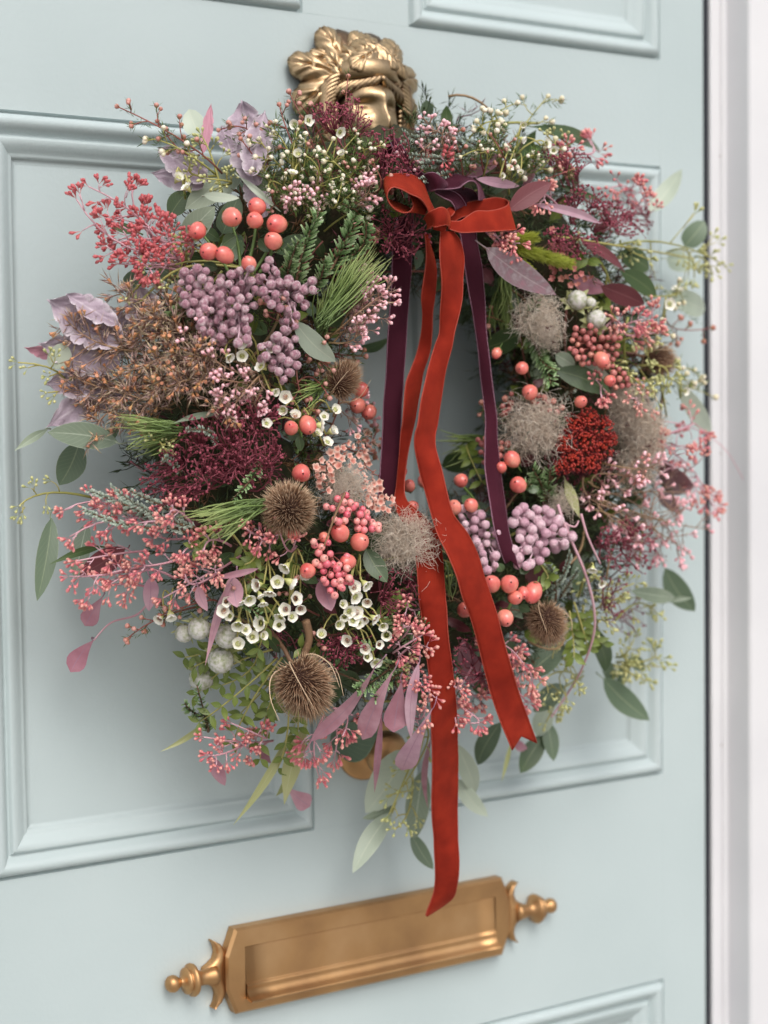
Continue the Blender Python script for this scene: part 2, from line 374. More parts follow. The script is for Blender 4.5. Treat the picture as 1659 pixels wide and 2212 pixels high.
fp = [(-.0788, -.0070), (-.0790, -.0098), (-.0793, -.0100), (-.0797, -.01002), (-.0900, -.0104), (-.1066, -.01110), (-.1070, -.01112), (-.1073, -.01130), (-.1082, -.0128), (-.1092, -.0134), (-.1110, -.0126), (-.1140, -.0134),
      (-.1172, -.0160), (-.1186, -.0200), (-.1196, -.0208), (-.1204, -.0200), (-.1200, -.0160), (-.1190, -.012), (-.1180, -.0060)]
vv = []; ff = []; xs = [-.1199 + i * .2398 / 12 for i in range(13)]
for x in xs:
    for z, y in fp: vv.append((x, y, z))
n = len(fp)
for k in range(12):
    for i in range(n - 1): ff.append((k * n + i, k * n + i + 1, (k + 1) * n + i + 1, (k + 1) * n + i))
ff.append(tuple(range(n))); ff.append(tuple(reversed(range(12 * n, 13 * n))))
mb.add(vv, ff); put('letter_flap', mb, MT['brass'], lp, (0, -.008, -.08))
for sx in (-1, 1):
    mb = MB(); yb = -.0085
    fin = [(.0075, 0), (.0070, .003), (.0062, .007), (.0056, .011), (.0060, .0145), (.0085, .017), (.0120, .0188), (.0128, .0205), (.0122, .0222), (.0092, .0230), (.0088, .0236),
           (.0104, .0246), (.0098, .0262), (.0060, .0275), (.0036, .0290), (.0030, .0302), (.0040, .0318), (.0058, .0338), (.0066, .0365), (.0060, .0395), (.0040, .0415), (.0001, .0424)]
    cyl_x(mb, fin, sx, sx * .1445, yb, zc, 24)
    # crescent bracket
    def ip(T, t):
        for (t0, a0), (t1, a1) in zip(T, T[1:]):
            if t <= t1: return a0 + (a1 - a0) * (t - t0) / (t1 - t0)
        return T[-1][1]
    XO = [(0, .1540), (.22, .1532), (.30, .1488), (.42, .1446), (.62, .1428), (.84, .1440), (1, .1466)]; XI = [(0, .1360), (.62, .1362), (.85, .1392), (1, .1452)]
    kk = 29; ts = [-1 + 2 * i / (kk - 1) for i in range(kk)]; vs = []; fs = []; W = 5
    for t in ts:
        xi, xo = ip(XI, abs(t)), ip(XO, abs(t)); zz_ = zc + t * .0262
        for x, y in ((xi, -.0006), (xi, -.0078), ((xi + xo) / 2, -.0100), (xo, -.0074), (xo, -.0006)): vs.append((sx * x, y, zz_))
    for i in range(kk - 1):
        for j in range(W - 1): q = i * W + j; fs.append((q, q + 1, q + W + 1, q + W))
    fs.append(tuple(range(W))); fs.append(tuple(range((kk - 1) * W, kk * W)))
    if sx < 0: fs = [tuple(reversed(f)) for f in fs]
    mb.add(vs, fs)
    put('finial', mb, MT['brass'], lp, (sx * .14, yb, zc))

# ---- centre knob under the wreath
mb = MB(); M = Matrix.Translation((-.002, 0, .061)) @ Matrix.Rotation(math.pi / 2, 4, 'X')
lathe(mb, [(.026, .0006), (.026, .003), (.024, .0045), (.018, .0052), (.010, .008), (.008, .014), (.010, .020), (.015, .024), (.018, .030), (.018, .035), (.015, .040), (.007, .043), (.0001, .0435)], 32, M)
put('door_knob', mb, MT['brass'], door, (-.004, 0, .056), label='round brass centre knob half hidden under the wreath')

# ---- the knocker: a classical head with vine leaves and grapes
KC = Vector((-.006, 0, .571))
kn = link('door_knocker', None, Matrix.Translation(KC), door, label='cast brass knocker shaped as a head with headband, vine leaves and grapes')
kn.empty_display_size = .02
def kq(x, z, d): return Vector((KC.x + x * .93, -d * .97, KC.z + z * .93))
# face as one sculpted surface
mb = MB(); nx, nz = 44, 56; vs = []; fs = []; vr = []
def gs(x, z, cx, cz, sx, sz): return math.exp(-((x - cx) / sx) ** 2 - ((z - cz) / sz) ** 2)
def face_h(x, z):
    z += .008; q = (x / .029) ** 2 + ((z + .004) / .048) ** 2
    h = .012 + .034 * math.sqrt(max(0, 1 - q)) if q < 1 else .012 - min(.012, (q - 1) * .06)
    h += .0035 * gs(x, z, 0, .012, .020, .006)                       # brow
    h -= .0105 * (gs(x, z, -.0125, .0020, .0066, .0050) + gs(x, z, .0125, .0020, .0066, .0050))
    h += .0062 * (gs(x, z, -.0125, .0005, .0046, .0026) + gs(x, z, .0125, .0005, .0046, .0026))
    h -= .0012 * (gs(x, z, -.0125, .0004, .0050, .0006) + gs(x, z, .0125, .0004, .0050, .0006))
    h += .0105 * gs(x, z, 0, -.0120, .0042, .0085) + .0050 * gs(x, z, 0, .002, .0036, .011) + .0035 * gs(x, z, 0, -.0175, .0070, .0030)
    h += .0045 * gs(x, z, 0, -.0265, .0085, .0022) + .0042 * gs(x, z, 0, -.0315, .0075, .0026) - .003 * gs(x, z, 0, -.0290, .010, .0009)
    h += .0045 * gs(x, z, 0, -.042, .008, .006)
    h += .0025 * (gs(x, z, -.017, -.014, .008, .009) + gs(x, z, .017, -.014, .008, .009))
    return h
for j in range(nz + 1):
    for i in range(nx + 1):
        x = -.034 + .068 * i / nx; z = -.056 + .100 * j / nz
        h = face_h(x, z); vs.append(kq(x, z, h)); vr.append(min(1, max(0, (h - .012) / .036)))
for j in range(nz):
    for i in range(nx): a = j * (nx + 1) + i; fs.append((a, a + 1, a + nx + 2, a + nx + 1))
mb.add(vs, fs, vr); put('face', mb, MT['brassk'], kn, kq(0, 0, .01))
mb = MB(); lathe(mb, [(.047, .0006), (.048, .006), (.044, .012), (.030, .020), (.0001, .024)], 40, Matrix.Translation(kq(0, .012, 0)) @ Matrix.Rotation(math.pi / 2, 4, 'X'), [0, .1, .1, .1, .1], wob=lambda i, a: .06 * math.sin(7 * a))
put('back_plate', mb, MT['brassk'], kn, kq(0, 0, 0))
# headband
mb = MB(); vs = []; fs = []; vr = []
for i in range(25):
    t = -1 + 2 * i / 24; a = t * 1.02
    for k, (dz, o) in enumerate(((-.0078, -.003), (-.0072, .0016), (0, .0018), (.0072, .0016), (.0078, -.003))):
        r = .0320 + o; vs.append(kq(math.sin(a) * r, .0255 + dz - .002 * t * t, .013 + math.cos(a) * (r - .002))); vr.append(.9 if 0 < k < 4 else .2)
for i in range(24):
    for k in range(4): a = i * 5 + k; fs.append((a, a + 1, a + 6, a + 5))
mb.add(vs, fs, vr); put('headband', mb, MT['brassk'], kn, kq(0, .025, .04))
# curling locks of hair
def lock(pts, r):
    mb = MB(); P_ = [Vector(p) for p in spline(pts, 5)]; n = len(P_)
    tube(mb, [kq(*p) for p in P_], [r * (.45 + .55 * math.sin(math.pi * min(1, (i + 1) / n * .95))) for i in range(n)], 8, [.25 + .5 * abs(math.sin(i * .7)) for i in range(n)])
    put('hair_lock', mb, MT['brassk'], kn, kq(*pts[0]))
for k in range(7):
    f = k / 6
    for sx in (-1, 1):
        x0 = sx * (.003 + .026 * f); 
        lock([(x0 * .3, .0180 - .0005 * k, .044 - .008 * f), (x0 * .8, .0165 - .003 * f, .045 - .014 * f), (x0 * 1.2 + sx * .003, .0120 - .008 * f, .041 - .016 * f), (x0 * 1.2 + sx * .006, .0085 - .012 * f, .036 - .016 * f)], .0026)
for k in range(8):
    f = k / 7
    for sx in (-1, 1):
        lock([(sx * (.030 + .004 * f), .020 - .022 * f, .030 - .004 * f), (sx * (.040 + .003 * f), .014 - .024 * f, .026), (sx * .0435, .002 - .028 * f, .021), (sx * (.037 - .004 * f), -.010 - .026 * f, .022), (sx * .031, -.004 - .028 * f, .026)], .0032)
for k in range(5):
    for sx in (-1, 1):
        lock([(sx * (.026 + .002 * k), -.030, .020), (sx * (.032 + .003 * k), -.045, .020), (sx * (.030 + .003 * k), -.062, .018), (sx * (.025 + .0035 * k), -.078, .014)], .0030)
# vine leaves: thick, lobed and ribbed
def vine(cx, cz, d, rot, s, tilt):
    mb = MB(); vs = [Vector((0, 0, .18))]; fs = []; vr = [.5]; n = 48; R_ = 7
    for k in range(1, R_ + 1):
        for i in range(n):
            a = TAU * i / n; kk = k / R_; cr = 1 + .09 * abs(math.cos(4.5 * a)) ** .6 - .05
            x = .58 * math.sin(a) * (1 + .25 * math.cos(a)) * kk * cr; y = math.cos(a) * kk * cr
            gro = math.exp(-(x / .05) ** 2); side = .5 + .5 * math.cos((y * 1.4 - abs(x) * 2.2) * 9)
            h = .34 * (1 - kk ** 2.2) - .13 * gro * (1 - kk * .4) + .07 * side * (1 - gro) + .16 * max(0, y) ** 2 - .05 * kk
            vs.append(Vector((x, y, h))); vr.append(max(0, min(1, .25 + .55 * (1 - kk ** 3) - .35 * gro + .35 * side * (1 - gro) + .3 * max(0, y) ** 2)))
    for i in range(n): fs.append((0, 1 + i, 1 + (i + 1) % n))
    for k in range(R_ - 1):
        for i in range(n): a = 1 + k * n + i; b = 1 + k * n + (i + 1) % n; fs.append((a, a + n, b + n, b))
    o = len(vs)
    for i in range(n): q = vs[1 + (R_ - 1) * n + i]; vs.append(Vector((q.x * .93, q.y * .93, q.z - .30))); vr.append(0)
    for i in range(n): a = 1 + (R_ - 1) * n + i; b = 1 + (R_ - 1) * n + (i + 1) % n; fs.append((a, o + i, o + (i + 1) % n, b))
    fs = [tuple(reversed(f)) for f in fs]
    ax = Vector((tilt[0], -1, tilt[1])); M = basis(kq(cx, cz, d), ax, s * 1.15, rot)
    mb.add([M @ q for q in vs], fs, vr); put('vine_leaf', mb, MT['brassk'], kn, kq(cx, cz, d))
def tongue(phi, rad, d, s_, lean, cx=0.0, cz=.016):
    rq = random.Random(int(phi * 7 + d * 1e4)); f = math.radians(phi); s_ *= rq.uniform(.72, 1.25); rad *= rq.uniform(.9, 1.06); x, z = cx + math.sin(f) * rad, cz + math.cos(f) * rad
    vine(x, z, d, -f + rq.uniform(-.7, .7), s_, (math.sin(f) * lean + rq.uniform(-.3, .3), math.cos(f) * lean + rq.uniform(-.3, .3)))
for a in [(-108, .036, .014, .0150, .5), (-84, .040, .013, .0165, .5), (-60, .038, .014, .0150, .5), (-36, .033, .014, .0150, .5), (-8, .027, .018, .0135, .5), (18, .029, .018, .0140, .5), (42, .035, .016, .0150, .5), (64, .036, .016, .0150, .5), (86, .037, .015, .0150, .6), (108, .037, .014, .0140, .6),
          (-70, .030, .022, .0135, .9), (-44, .026, .027, .0150, .9), (-14, .023, .031, .0140, .9), (12, .023, .031, .0135, .9), (38, .026, .029, .0140, .9), (64, .029, .025, .0135, .9), (92, .031, .021, .0130, .8), (-98, .032, .020, .0130, .8)]: tongue(*a)
for a in [(-.043, .006, .017, 2.2, .0205, (-.5, 0)), (-.046, .026, .014, 1.3, .0175, (-.5, .3)), (-.028, .044, .015, .35, .0165, (-.3, .5)), (.000, .043, .024, -.2, .0165, (0, .8)), (.026, .042, .021, -.8, .0175, (.4, .7)), (.043, .024, .018, -1.4, .0175, (.7, .3)), (.046, .002, .016, -2.0, .0165, (.8, 0))]: vine(*a)
vine(-.010, .033, .036, 2.2, .0135, (-.3, .5)); vine(.010, .037, .036, 3.6, .0120, (.3, .6)); vine(-.040, .002, .019, 2.9, .0150, (-.6, .1)); vine(.024, .030, .034, 4.0, .0110, (.5, .4))
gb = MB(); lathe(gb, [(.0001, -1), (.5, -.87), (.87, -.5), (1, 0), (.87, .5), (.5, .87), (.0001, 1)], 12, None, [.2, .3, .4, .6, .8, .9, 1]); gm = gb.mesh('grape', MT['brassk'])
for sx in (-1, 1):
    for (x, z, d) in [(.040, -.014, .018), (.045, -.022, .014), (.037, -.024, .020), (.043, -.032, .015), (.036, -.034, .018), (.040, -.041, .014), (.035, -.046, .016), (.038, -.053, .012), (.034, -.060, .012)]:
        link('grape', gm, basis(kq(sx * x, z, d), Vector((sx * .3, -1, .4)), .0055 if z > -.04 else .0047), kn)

# ---- white frame with the black weather seal, step and ground
fr = thing('door_frame', (.40, 0, -.95), 'white painted door frame with a stepped edge beside the door', 'door frame')
mb = MB(); mb.smooth = False
prof_f = [(.3790, .050), (.3790, -.0010), (.3799, -.0020), (.3900, -.0020), (.3906, -.0012), (.3912, .0006), (.3922, .0006), (.3928, -.0012), (.3936, -.0022), (.3972, -.0022), (.3980, -.0030), (.3985, -.0290), (.4000, -.0312), (.4600, -.0325), (.4600, .050)]
def extr(mb, pr, z0, z1, sx=1):
    n = len(pr); vs = [(sx * x, y, z0) for x, y in pr] + [(sx * x, y, z1) for x, y in pr]
    fs = [(i, (i + 1) % n, (i + 1) % n + n, i + n) for i in range(n)] + [tuple(range(n)), tuple(range(n, 2 * n))]
    if sx < 0: fs = [tuple(reversed(f)) for f in fs]
    mb.add(vs, fs)
extr(mb, prof_f, -.97, 1.14); put('jamb', mb, MT['white'], fr, (.40, 0, -.97))
mb = MB(); mb.smooth = False; extr(mb, prof_f, -.97, 1.14, -1); put('jamb', mb, MT['white'], fr, (-.40, 0, -.97))
mb = MB(); mb.smooth = False; box(mb, (-.3785, -.0312, 1.078), (.3785, .05, 1.14)); put('head', mb, MT['white'], fr, (0, 0, 1.08))
for sx in (1, -1):
    mb = MB(); mb.smooth = False
    x0, x1 = sorted((sx * .3716, sx * .3789)); box(mb, (x0, .0012, -.95), (x1, .045, 1.075)); put('weather_seal', mb, MT['rubber'], fr, (x0, .0012, -.95))
for z in (.560, .289, .018, -.250):
    mb = MB(); lathe(mb, [(.0013, 0), (.0013, .0010), (.0009, .0016), (.0001, .0012)], 10, Matrix.Translation((.3914, .0008, z)) @ Matrix.Rotation(math.pi / 2, 4, 'X'))
    put('screw', mb, MT['twig'], fr, (.3914, 0, z))
mb = MB(); mb.smooth = False; box(mb, (-.62, -.55, -1.10), (.62, .06, -.971)); stp = put('door_step', mb, MT['step'], None, (0, 0, -1.1)); stp['kind'] = 'structure'
mb = MB(); mb.smooth = False; box(mb, (-30, -30, -1.30), (30, 4, -1.104)); gr = put('ground', mb, MT['step'], None, (0, 0, -1.2)); gr['kind'] = 'structure'

# ================================================================== ribbons
def Aq(x, y): return (796.3 + .22 * x, 278.7 + .22 * y)
def strip(name, rows, fm, tm, parent, sub=5, nt=8, cup=.0, notch=None, label=None, trim=True, dpt=None):
    """rows: (uL, vL, dL, uR, vR, dR) in picture units and metres; a cloth band with real thickness and woven selvedges"""
    R = spline(rows, sub); mb = MB(); vs = []; fs = []; k = len(R); th = .0007
    pts = []
    for i, r in enumerate(R):
        a = P(r[0], r[1], r[2]); b = P(r[3], r[4], r[5]); row = []
        for j in range(nt + 1):
            t = j / nt; p = a.lerp(b, t)
            p = p + Vector((0, -1, 0)) * (cup * 4 * t * (1 - t) + .0006 * noise.noise(p * 60))
            row.append(p)
        pts.append(row)
    if notch:       # V cut: last row pulled back in the middle
        for j in range(nt + 1):
            t = abs(2 * j / nt - 1); back = (1 - t) * notch
            d = (pts[-2][j] - pts[-1][j])
            for q in (1, 2, 3, 4): pts[-q][j] = pts[-q][j] + d.normalized() * back * (1 - (q - 1) / 4)
    nrm = []
    for i in range(k):
        rr = []
        for j in range(nt + 1):
            du = pts[min(i + 1, k - 1)][j] - pts[max(i - 1, 0)][j]; dv = pts[i][min(j + 1, nt)] - pts[i][max(j - 1, 0)]
            n = du.cross(dv); rr.append(n.normalized() if n.length > 1e-12 else Vector((0, -1, 0)))
        nrm.append(rr)
    for s in (1, -1):
        for i in range(k):
            for j in range(nt + 1): vs.append(pts[i][j] + nrm[i][j] * th * .5 * s)
    W = nt + 1; o = k * W
    for i in range(k - 1):
        for j in range(nt):
            a = i * W + j; fs.append((a, a + 1, a + W + 1, a + W)); fs.append((o + a, o + a + W, o + a + W + 1, o + a + 1))
        for j in (0, nt): a = i * W + j; fs.append((a, a + W, o + a + W, o + a))
    for i in (0, k - 1):
        for j in range(nt): a = i * W + j; fs.append((a, a + 1, o + a + 1, o + a))
    mb.add(vs, fs); ob = put(name, mb, fm, parent, pts[0][0], label)
    if trim:
        for j in (0, nt):
            m2 = MB(); q = 3; pp = []
            for i in range(k - 1):
                for h in range(q): pp.append(pts[i][j].lerp(pts[i + 1][j], h / q))
            tube(m2, pp, [.00045 + (.00010 if i % 2 else 0) for i in range(len(pp))], 5)
            put('selvedge', m2, tm, ob, pp[0])
    return ob
rb = thing('ribbon_bow', S(965, 490, .03), 'rust red velvet ribbon bow with two long hanging tails, in front of the plum ribbon', 'ribbon')
pb = thing('ribbon_bow', S(940, 430, .02), 'dark plum velvet ribbon bow tied behind the rust red bow', 'ribbon')
RT, RTM, PT, PTM = MT['red'], MT['redtrim'], MT['purple'], MT['purpletrim']
def rowsB(L, d0, d1):
    n = len(L); return [(a, b, d0 + (d1 - d0) * i / (n - 1), c_, d, d0 + (d1 - d0) * i / (n - 1)) for i, (a, b, c_, d) in enumerate(L)]
# long front tail of the red ribbon, swallow-tail end
F1 = [(952, 500, 980, 500, .158), (950, 521, 994, 521, .160), (950, 557, 1002, 557, .160), (954, 598, 1000, 598, .158), (954, 638, 998, 638, .156), (951, 678, 992, 678, .154), (949, 718, 982, 718, .152), (939, 748, 976, 748, .151),
      (925, 798, 963, 798, .150), (911, 858, 953, 858, .149), (902, 916, 945, 916, .148), (896, 940, 940, 940, .148), (897, 973, 942, 973, .149), (906, 1017, 955, 1017, .151), (918, 1061, 965, 1061, .154), (933, 1116, 979, 1110, .159),
      (948, 1160, 1010, 1152, .163), (970, 1204, 1031, 1196, .165), (987, 1248, 1045, 1242, .165), (1000, 1292, 1059, 1284, .164), (1015, 1330, 1072, 1321, .162), (1032, 1390, 1087, 1381, .160), (1047, 1450, 1104, 1441, .158), (1064, 1510, 1121, 1498, .154),
      (1083, 1565, 1141, 1553, .150), (1107, 1621, 1160, 1606, .146)]
def conv(F, tw=0.0): return [(a, b, d + tw * math.sin(i * .8), c_, e, d - tw * math.sin(i * .8)) for i, (a, b, c_, e, d) in enumerate(F)]
strip('ribbon_tail', conv(F1, .0050), RT, RTM, rb, 4, 8, .0008, notch=.0105)
F2 = [(917, 505, 930, 505, .140), (920, 523, 929, 523, .138), (921, 557, 938, 557, .136), (918, 588, 943, 588, .134), (911, 638, 940, 638, .132), (913, 678, 935, 678, .130), (910, 718, 933, 718, .128), (902, 758, 929, 758, .126), (888, 798, 916, 798, .125),
      (877, 828, 910, 828, .124), (872, 878, 901, 878, .124), (869, 916, 894, 916, .124), (866, 940, 889, 940, .125), (862, 995, 879, 995, .127), (856, 1050, 873, 1050, .130), (853, 1083, 877, 1078, .134), (862, 1112, 893, 1096, .138), (880, 1140, 920, 1120, .142),
      (895, 1172, 948, 1160, .147), (901, 1226, 957, 1222, .151), (905, 1292, 962, 1290, .152), (909, 1321, 965, 1319, .151), (916, 1381, 969, 1379, .149), (924, 1441, 977, 1439, .145), (930, 1501, 983, 1499, .140), (932, 1561, 987, 1560, .132), (934, 1640, 989, 1640, .120),
      (933, 1746, 988, 1746, .106), (937, 1812, 989, 1812, .100), (940, 1878, 992, 1876, .096), (938, 1922, 988, 1912, .090), (931, 1946, 979, 1938, .084), (924, 1962, 957, 1957, .078), (919, 1978, 922, 1980, .074)]
strip('ribbon_tail', conv(F2, .0045), RT, RTM, rb, 4, 8, .0008)
# plum tails
F3 = [(858, 470, 893, 468, .118), (849, 517, 889, 517, .116), (847, 578, 888, 578, .114), (843, 658, 882, 658, .112), (837, 738, 877, 738, .110), (833, 818, 872, 818, .109), (828, 890, 867, 890, .110), (824, 984, 862, 984, .113), (817, 1075, 853, 1083, .118)]
strip('ribbon_tail', conv(F3, .003), PT, PTM, pb, 6, 8, .0006)
F4 = [(960, 470, 1012, 466, .130), (990, 501, 1027, 501, .128), (996, 517, 1029, 517, .127), (1003, 568, 1039, 568, .126), (1014, 638, 1046, 638, .124), (1028, 718, 1051, 718, .121), (1039, 818, 1062, 818, .119), (1048, 896, 1072, 896, .119), (1048, 951, 1074, 951, .121),
      (1048, 1017, 1081, 1017, .126), (1058, 1083, 1090, 1083, .134), (1067, 1138, 1097, 1138, .141), (1078, 1182, 1108, 1182, .146), (1092, 1218, 1121, 1230, .148)]
strip('ribbon_tail', conv(F4, .003), PT, PTM, pb, 5, 8, .0006, notch=.005)
# red loops and knot (coordinates of the bow crop)
def AR(L): return [Aq(a, b) + (d,) + Aq(e, f) + (h,) for a, b, d, e, f, h in L]
strip('ribbon_loop', AR([(655, 905, .160, 650, 810, .152), (600, 845, .162, 632, 770, .152), (572, 765, .166, 600, 700, .152), (510, 685, .172, 562, 600, .152), (410, 638, .176, 520, 510, .152), (320, 590, .178, 420, 452, .153), (240, 572, .179, 270, 440, .154), (192, 612, .178, 172, 470, .154),
      (184, 685, .176, 152, 560, .152), (235, 768, .173, 190, 680, .148), (325, 818, .170, 330, 740, .144), (400, 812, .168, 520, 832, .142), (437, 752, .166, 555, 820, .140), (424, 690, .163, 565, 760, .138), (400, 640, .159, 570, 700, .136), (470, 660, .154, 590, 740, .134), (600, 800, .148, 640, 830, .134)]), RT, RTM, rb, 5, 8)
strip('ribbon_loop', AR([(780, 880, .142, 770, 950, .142), (840, 800, .140, 850, 900, .140), (900, 752, .138, 930, 860, .138), (1000, 716, .137, 1010, 850, .137), (1120, 695, .136, 1130, 880, .137), (1240, 675, .136, 1260, 920, .139), (1330, 688, .139, 1370, 960, .142), (1376, 720, .146, 1440, 985, .150),
      (1355, 755, .153, 1425, 990, .158), (1290, 785, .158, 1340, 995, .163), (1180, 806, .161, 1200, 1003, .165), (1060, 808, .162, 1060, 1010, .166), (970, 860, .162, 960, 1015, .166), (900, 905, .161, 880, 1010, .164), (800, 905, .158, 790, 980, .160)]), RT, RTM, rb, 5, 8)
strip('ribbon_knot', AR([(545, 880, .150, 575, 985, .152), (560, 850, .160, 590, 975, .162), (590, 822, .169, 628, 952, .170), (650, 790, .174, 650, 962, .175), (710, 770, .176, 720, 945, .177), (755, 785, .174, 765, 940, .175), (782, 815, .166, 785, 960, .168), (790, 850, .156, 780, 985, .158)]), RT, RTM, rb, 5, 8, .002)
strip('ribbon_fold', AR([(640, 985, .158, 620, 900, .160), (690, 1000, .163, 700, 880, .166), (740, 1010, .164, 760, 900, .166), (760, 960, .160, 790, 905, .160)]), RT, RTM, rb, 5, 6, trim=False)
strip('ribbon_fold', AR([(780, 870, .150, 765, 790, .146), (815, 850, .152, 800, 770, .146), (838, 820, .150, 835, 770, .144), (845, 790, .144, 850, 765, .140)]), RT, RTM, rb, 5, 5)
# plum loops and knot
strip('ribbon_loop', AR([(150, 250, .116, 330, 300, .116), (145, 180, .118, 328, 200, .118), (150, 105, .121, 318, 110, .121), (170, 92, .126, 305, 95, .126), (200, 96, .130, 310, 130, .130), (240, 190, .133, 345, 190, .133), (330, 300, .136, 400, 290, .136), (400, 400, .139, 460, 370, .139), (455, 475, .142, 545, 445, .142), (520, 540, .142, 600, 480, .142)]), PT, PTM, pb, 5, 8)
strip('ribbon_loop', AR([(690, 475, .144, 640, 590, .152), (750, 465, .143, 740, 592, .154), (850, 443, .140, 880, 578, .156), (920, 455, .138, 930, 545, .158), (1000, 480, .136, 985, 512, .158), (1075, 530, .134, 1040, 518, .156), (1115, 600, .131, 1070, 580, .152), (1145, 700, .128, 1080, 705, .148)]), PT, PTM, pb, 5, 8)
strip('ribbon_loop', AR([(650, 625, .148, 640, 585, .140), (740, 678, .150, 770, 595, .140), (805, 708, .151, 860, 635, .142), (845, 770, .150, 920, 690, .143), (850, 800, .147, 955, 745, .142)]), PT, PTM, pb, 5, 6)
strip('ribbon_loop', AR([(690, 600, .142, 700, 560, .132), (800, 600, .142, 900, 575, .128), (890, 650, .141, 1000, 590, .126), (935, 710, .140, 1060, 640, .126), (955, 755, .138, 1080, 730, .126)]), PT, PTM, pb, 5, 6)
strip('ribbon_knot', AR([(480, 500, .136, 560, 600, .136), (520, 470, .146, 590, 612, .147), (570, 435, .155, 630, 605, .156), (640, 430, .160, 670, 590, .161), (700, 465, .160, 720, 585, .158), (740, 500, .152, 760, 580, .150)]), PT, PTM, pb, 5, 8, .003)

# ================================================================== the wreath
wr = thing('wreath', (RC[0], 0, RC[1]), 'full flower and foliage wreath hanging on the pale door', 'wreath')
def torus_pt(a, b, r=.08, R=RR, dep=.06):
    return Vector((RC[0] + (R + r * math.cos(b)) * math.sin(a), -(dep + r * .85 * math.sin(b)), RC[1] + (R + r * math.cos(b)) * math.cos(a)))
# moss-bound core
mb = MB(); na, nb = 130, 26; vs = []; fs = []
for i in range(na):
    for j in range(nb):
        a = TAU * i / na; b = TAU * j / nb; q = torus_pt(a, b, .044)
        k = noise.noise(q * 30) * .012 + noise.noise(q * 90) * .006
        vs.append(torus_pt(a, b, .044 + k, RR, .052))
for i in range(na):
    for j in range(nb):
        p, q, r_, s_ = i * nb + j, i * nb + (j + 1) % nb, ((i + 1) % na) * nb + (j + 1) % nb, ((i + 1) % na) * nb + j; fs.append((p, s_, r_, q))
mb.add(vs, fs); put('moss_base', mb, MT['moss'], wr, (RC[0], 0, RC[1] + RR))

def blade(mb, p, d, L, wd, nrm, var0=0.0, var1=1.0, mi=0, curl=0.0):
    """thin three-sided leaf or needle"""
    d = d.normalized(); s = d.cross(nrm)
    if s.length < 1e-5: s = d.cross(Vector((0, 0, 1)))
    s.normalize(); n = s.cross(d); m = p + d * L * .5 + n * curl * L
    e = p + d * L + n * curl * L * .2
    mb.add([p, m + s * wd, m - s * wd, m + n * wd * .55, e], [(0, 1, 3), (0, 3, 2), (1, 4, 3), (3, 4, 2), (0, 2, 1), (2, 4, 1)], [var0, (var0 + var1) / 2, (var0 + var1) / 2, (var0 + var1) / 2, var1], mi)
# filler: small shoots of needles all round the ring, three colours
fill = {k: MB() for k in ('fillg', 'fillb', 'fillp')}
for i in range(2300):
    a = rnd.uniform(0, TAU); b = rnd.uniform(-.75, math.pi + .75)
    r0 = rnd.uniform(.045, .066); p = torus_pt(a, b, r0, RR, .055); o = (torus_pt(a, b, .1) - torus_pt(a, b, .05)).normalized()
    tang = Vector((math.cos(a), 0, -math.sin(a)))
    d = (o * rnd.uniform(.25, .9) + tang * rnd.uniform(-.9, .9) + rv(.35)).normalized()
    uu, vv_ = pic(p + o * .015)
    if 680 < uu < 890 and vv_ < 278: continue
    L = rnd.uniform(.014, .030) * (.75 if math.cos(a) > .75 else 1); ang = math.degrees(a) % 360       # 0 = top, 90 = right
    left = 200 < ang < 345
    k = rnd.choices(('fillg', 'fillb', 'fillp'), (4, 5, 2) if 250 < ang < 320 else (7, 1.5, 1.5))[0]
    if b < -.2 or b > math.pi + .2: k = 'fillg'
    m_ = fill[k]; v0 = rnd.uniform(0, .5)
    tube(m_, curve(p, p + d * L, rv(.003), 4), [.0006, .0005, .0004, .0002], 3, v0, 0, False)
    for q in range(rnd.randint(7, 13)):
        t = rnd.uniform(.15, 1); pp = p + d * L * t; s = (d * .8 + rv(1)).normalized()
        blade(m_, pp, s, rnd.uniform(.006, .013), rnd.uniform(.0004, .0009), o, v0, v0 + rnd.uniform(.1, .5))
for k, n in (('fillg', 'green_filler'), ('fillb', 'brown_filler'), ('fillp', 'plum_filler')):
    put(n, fill[k], MT[k], wr, kind='stuff')

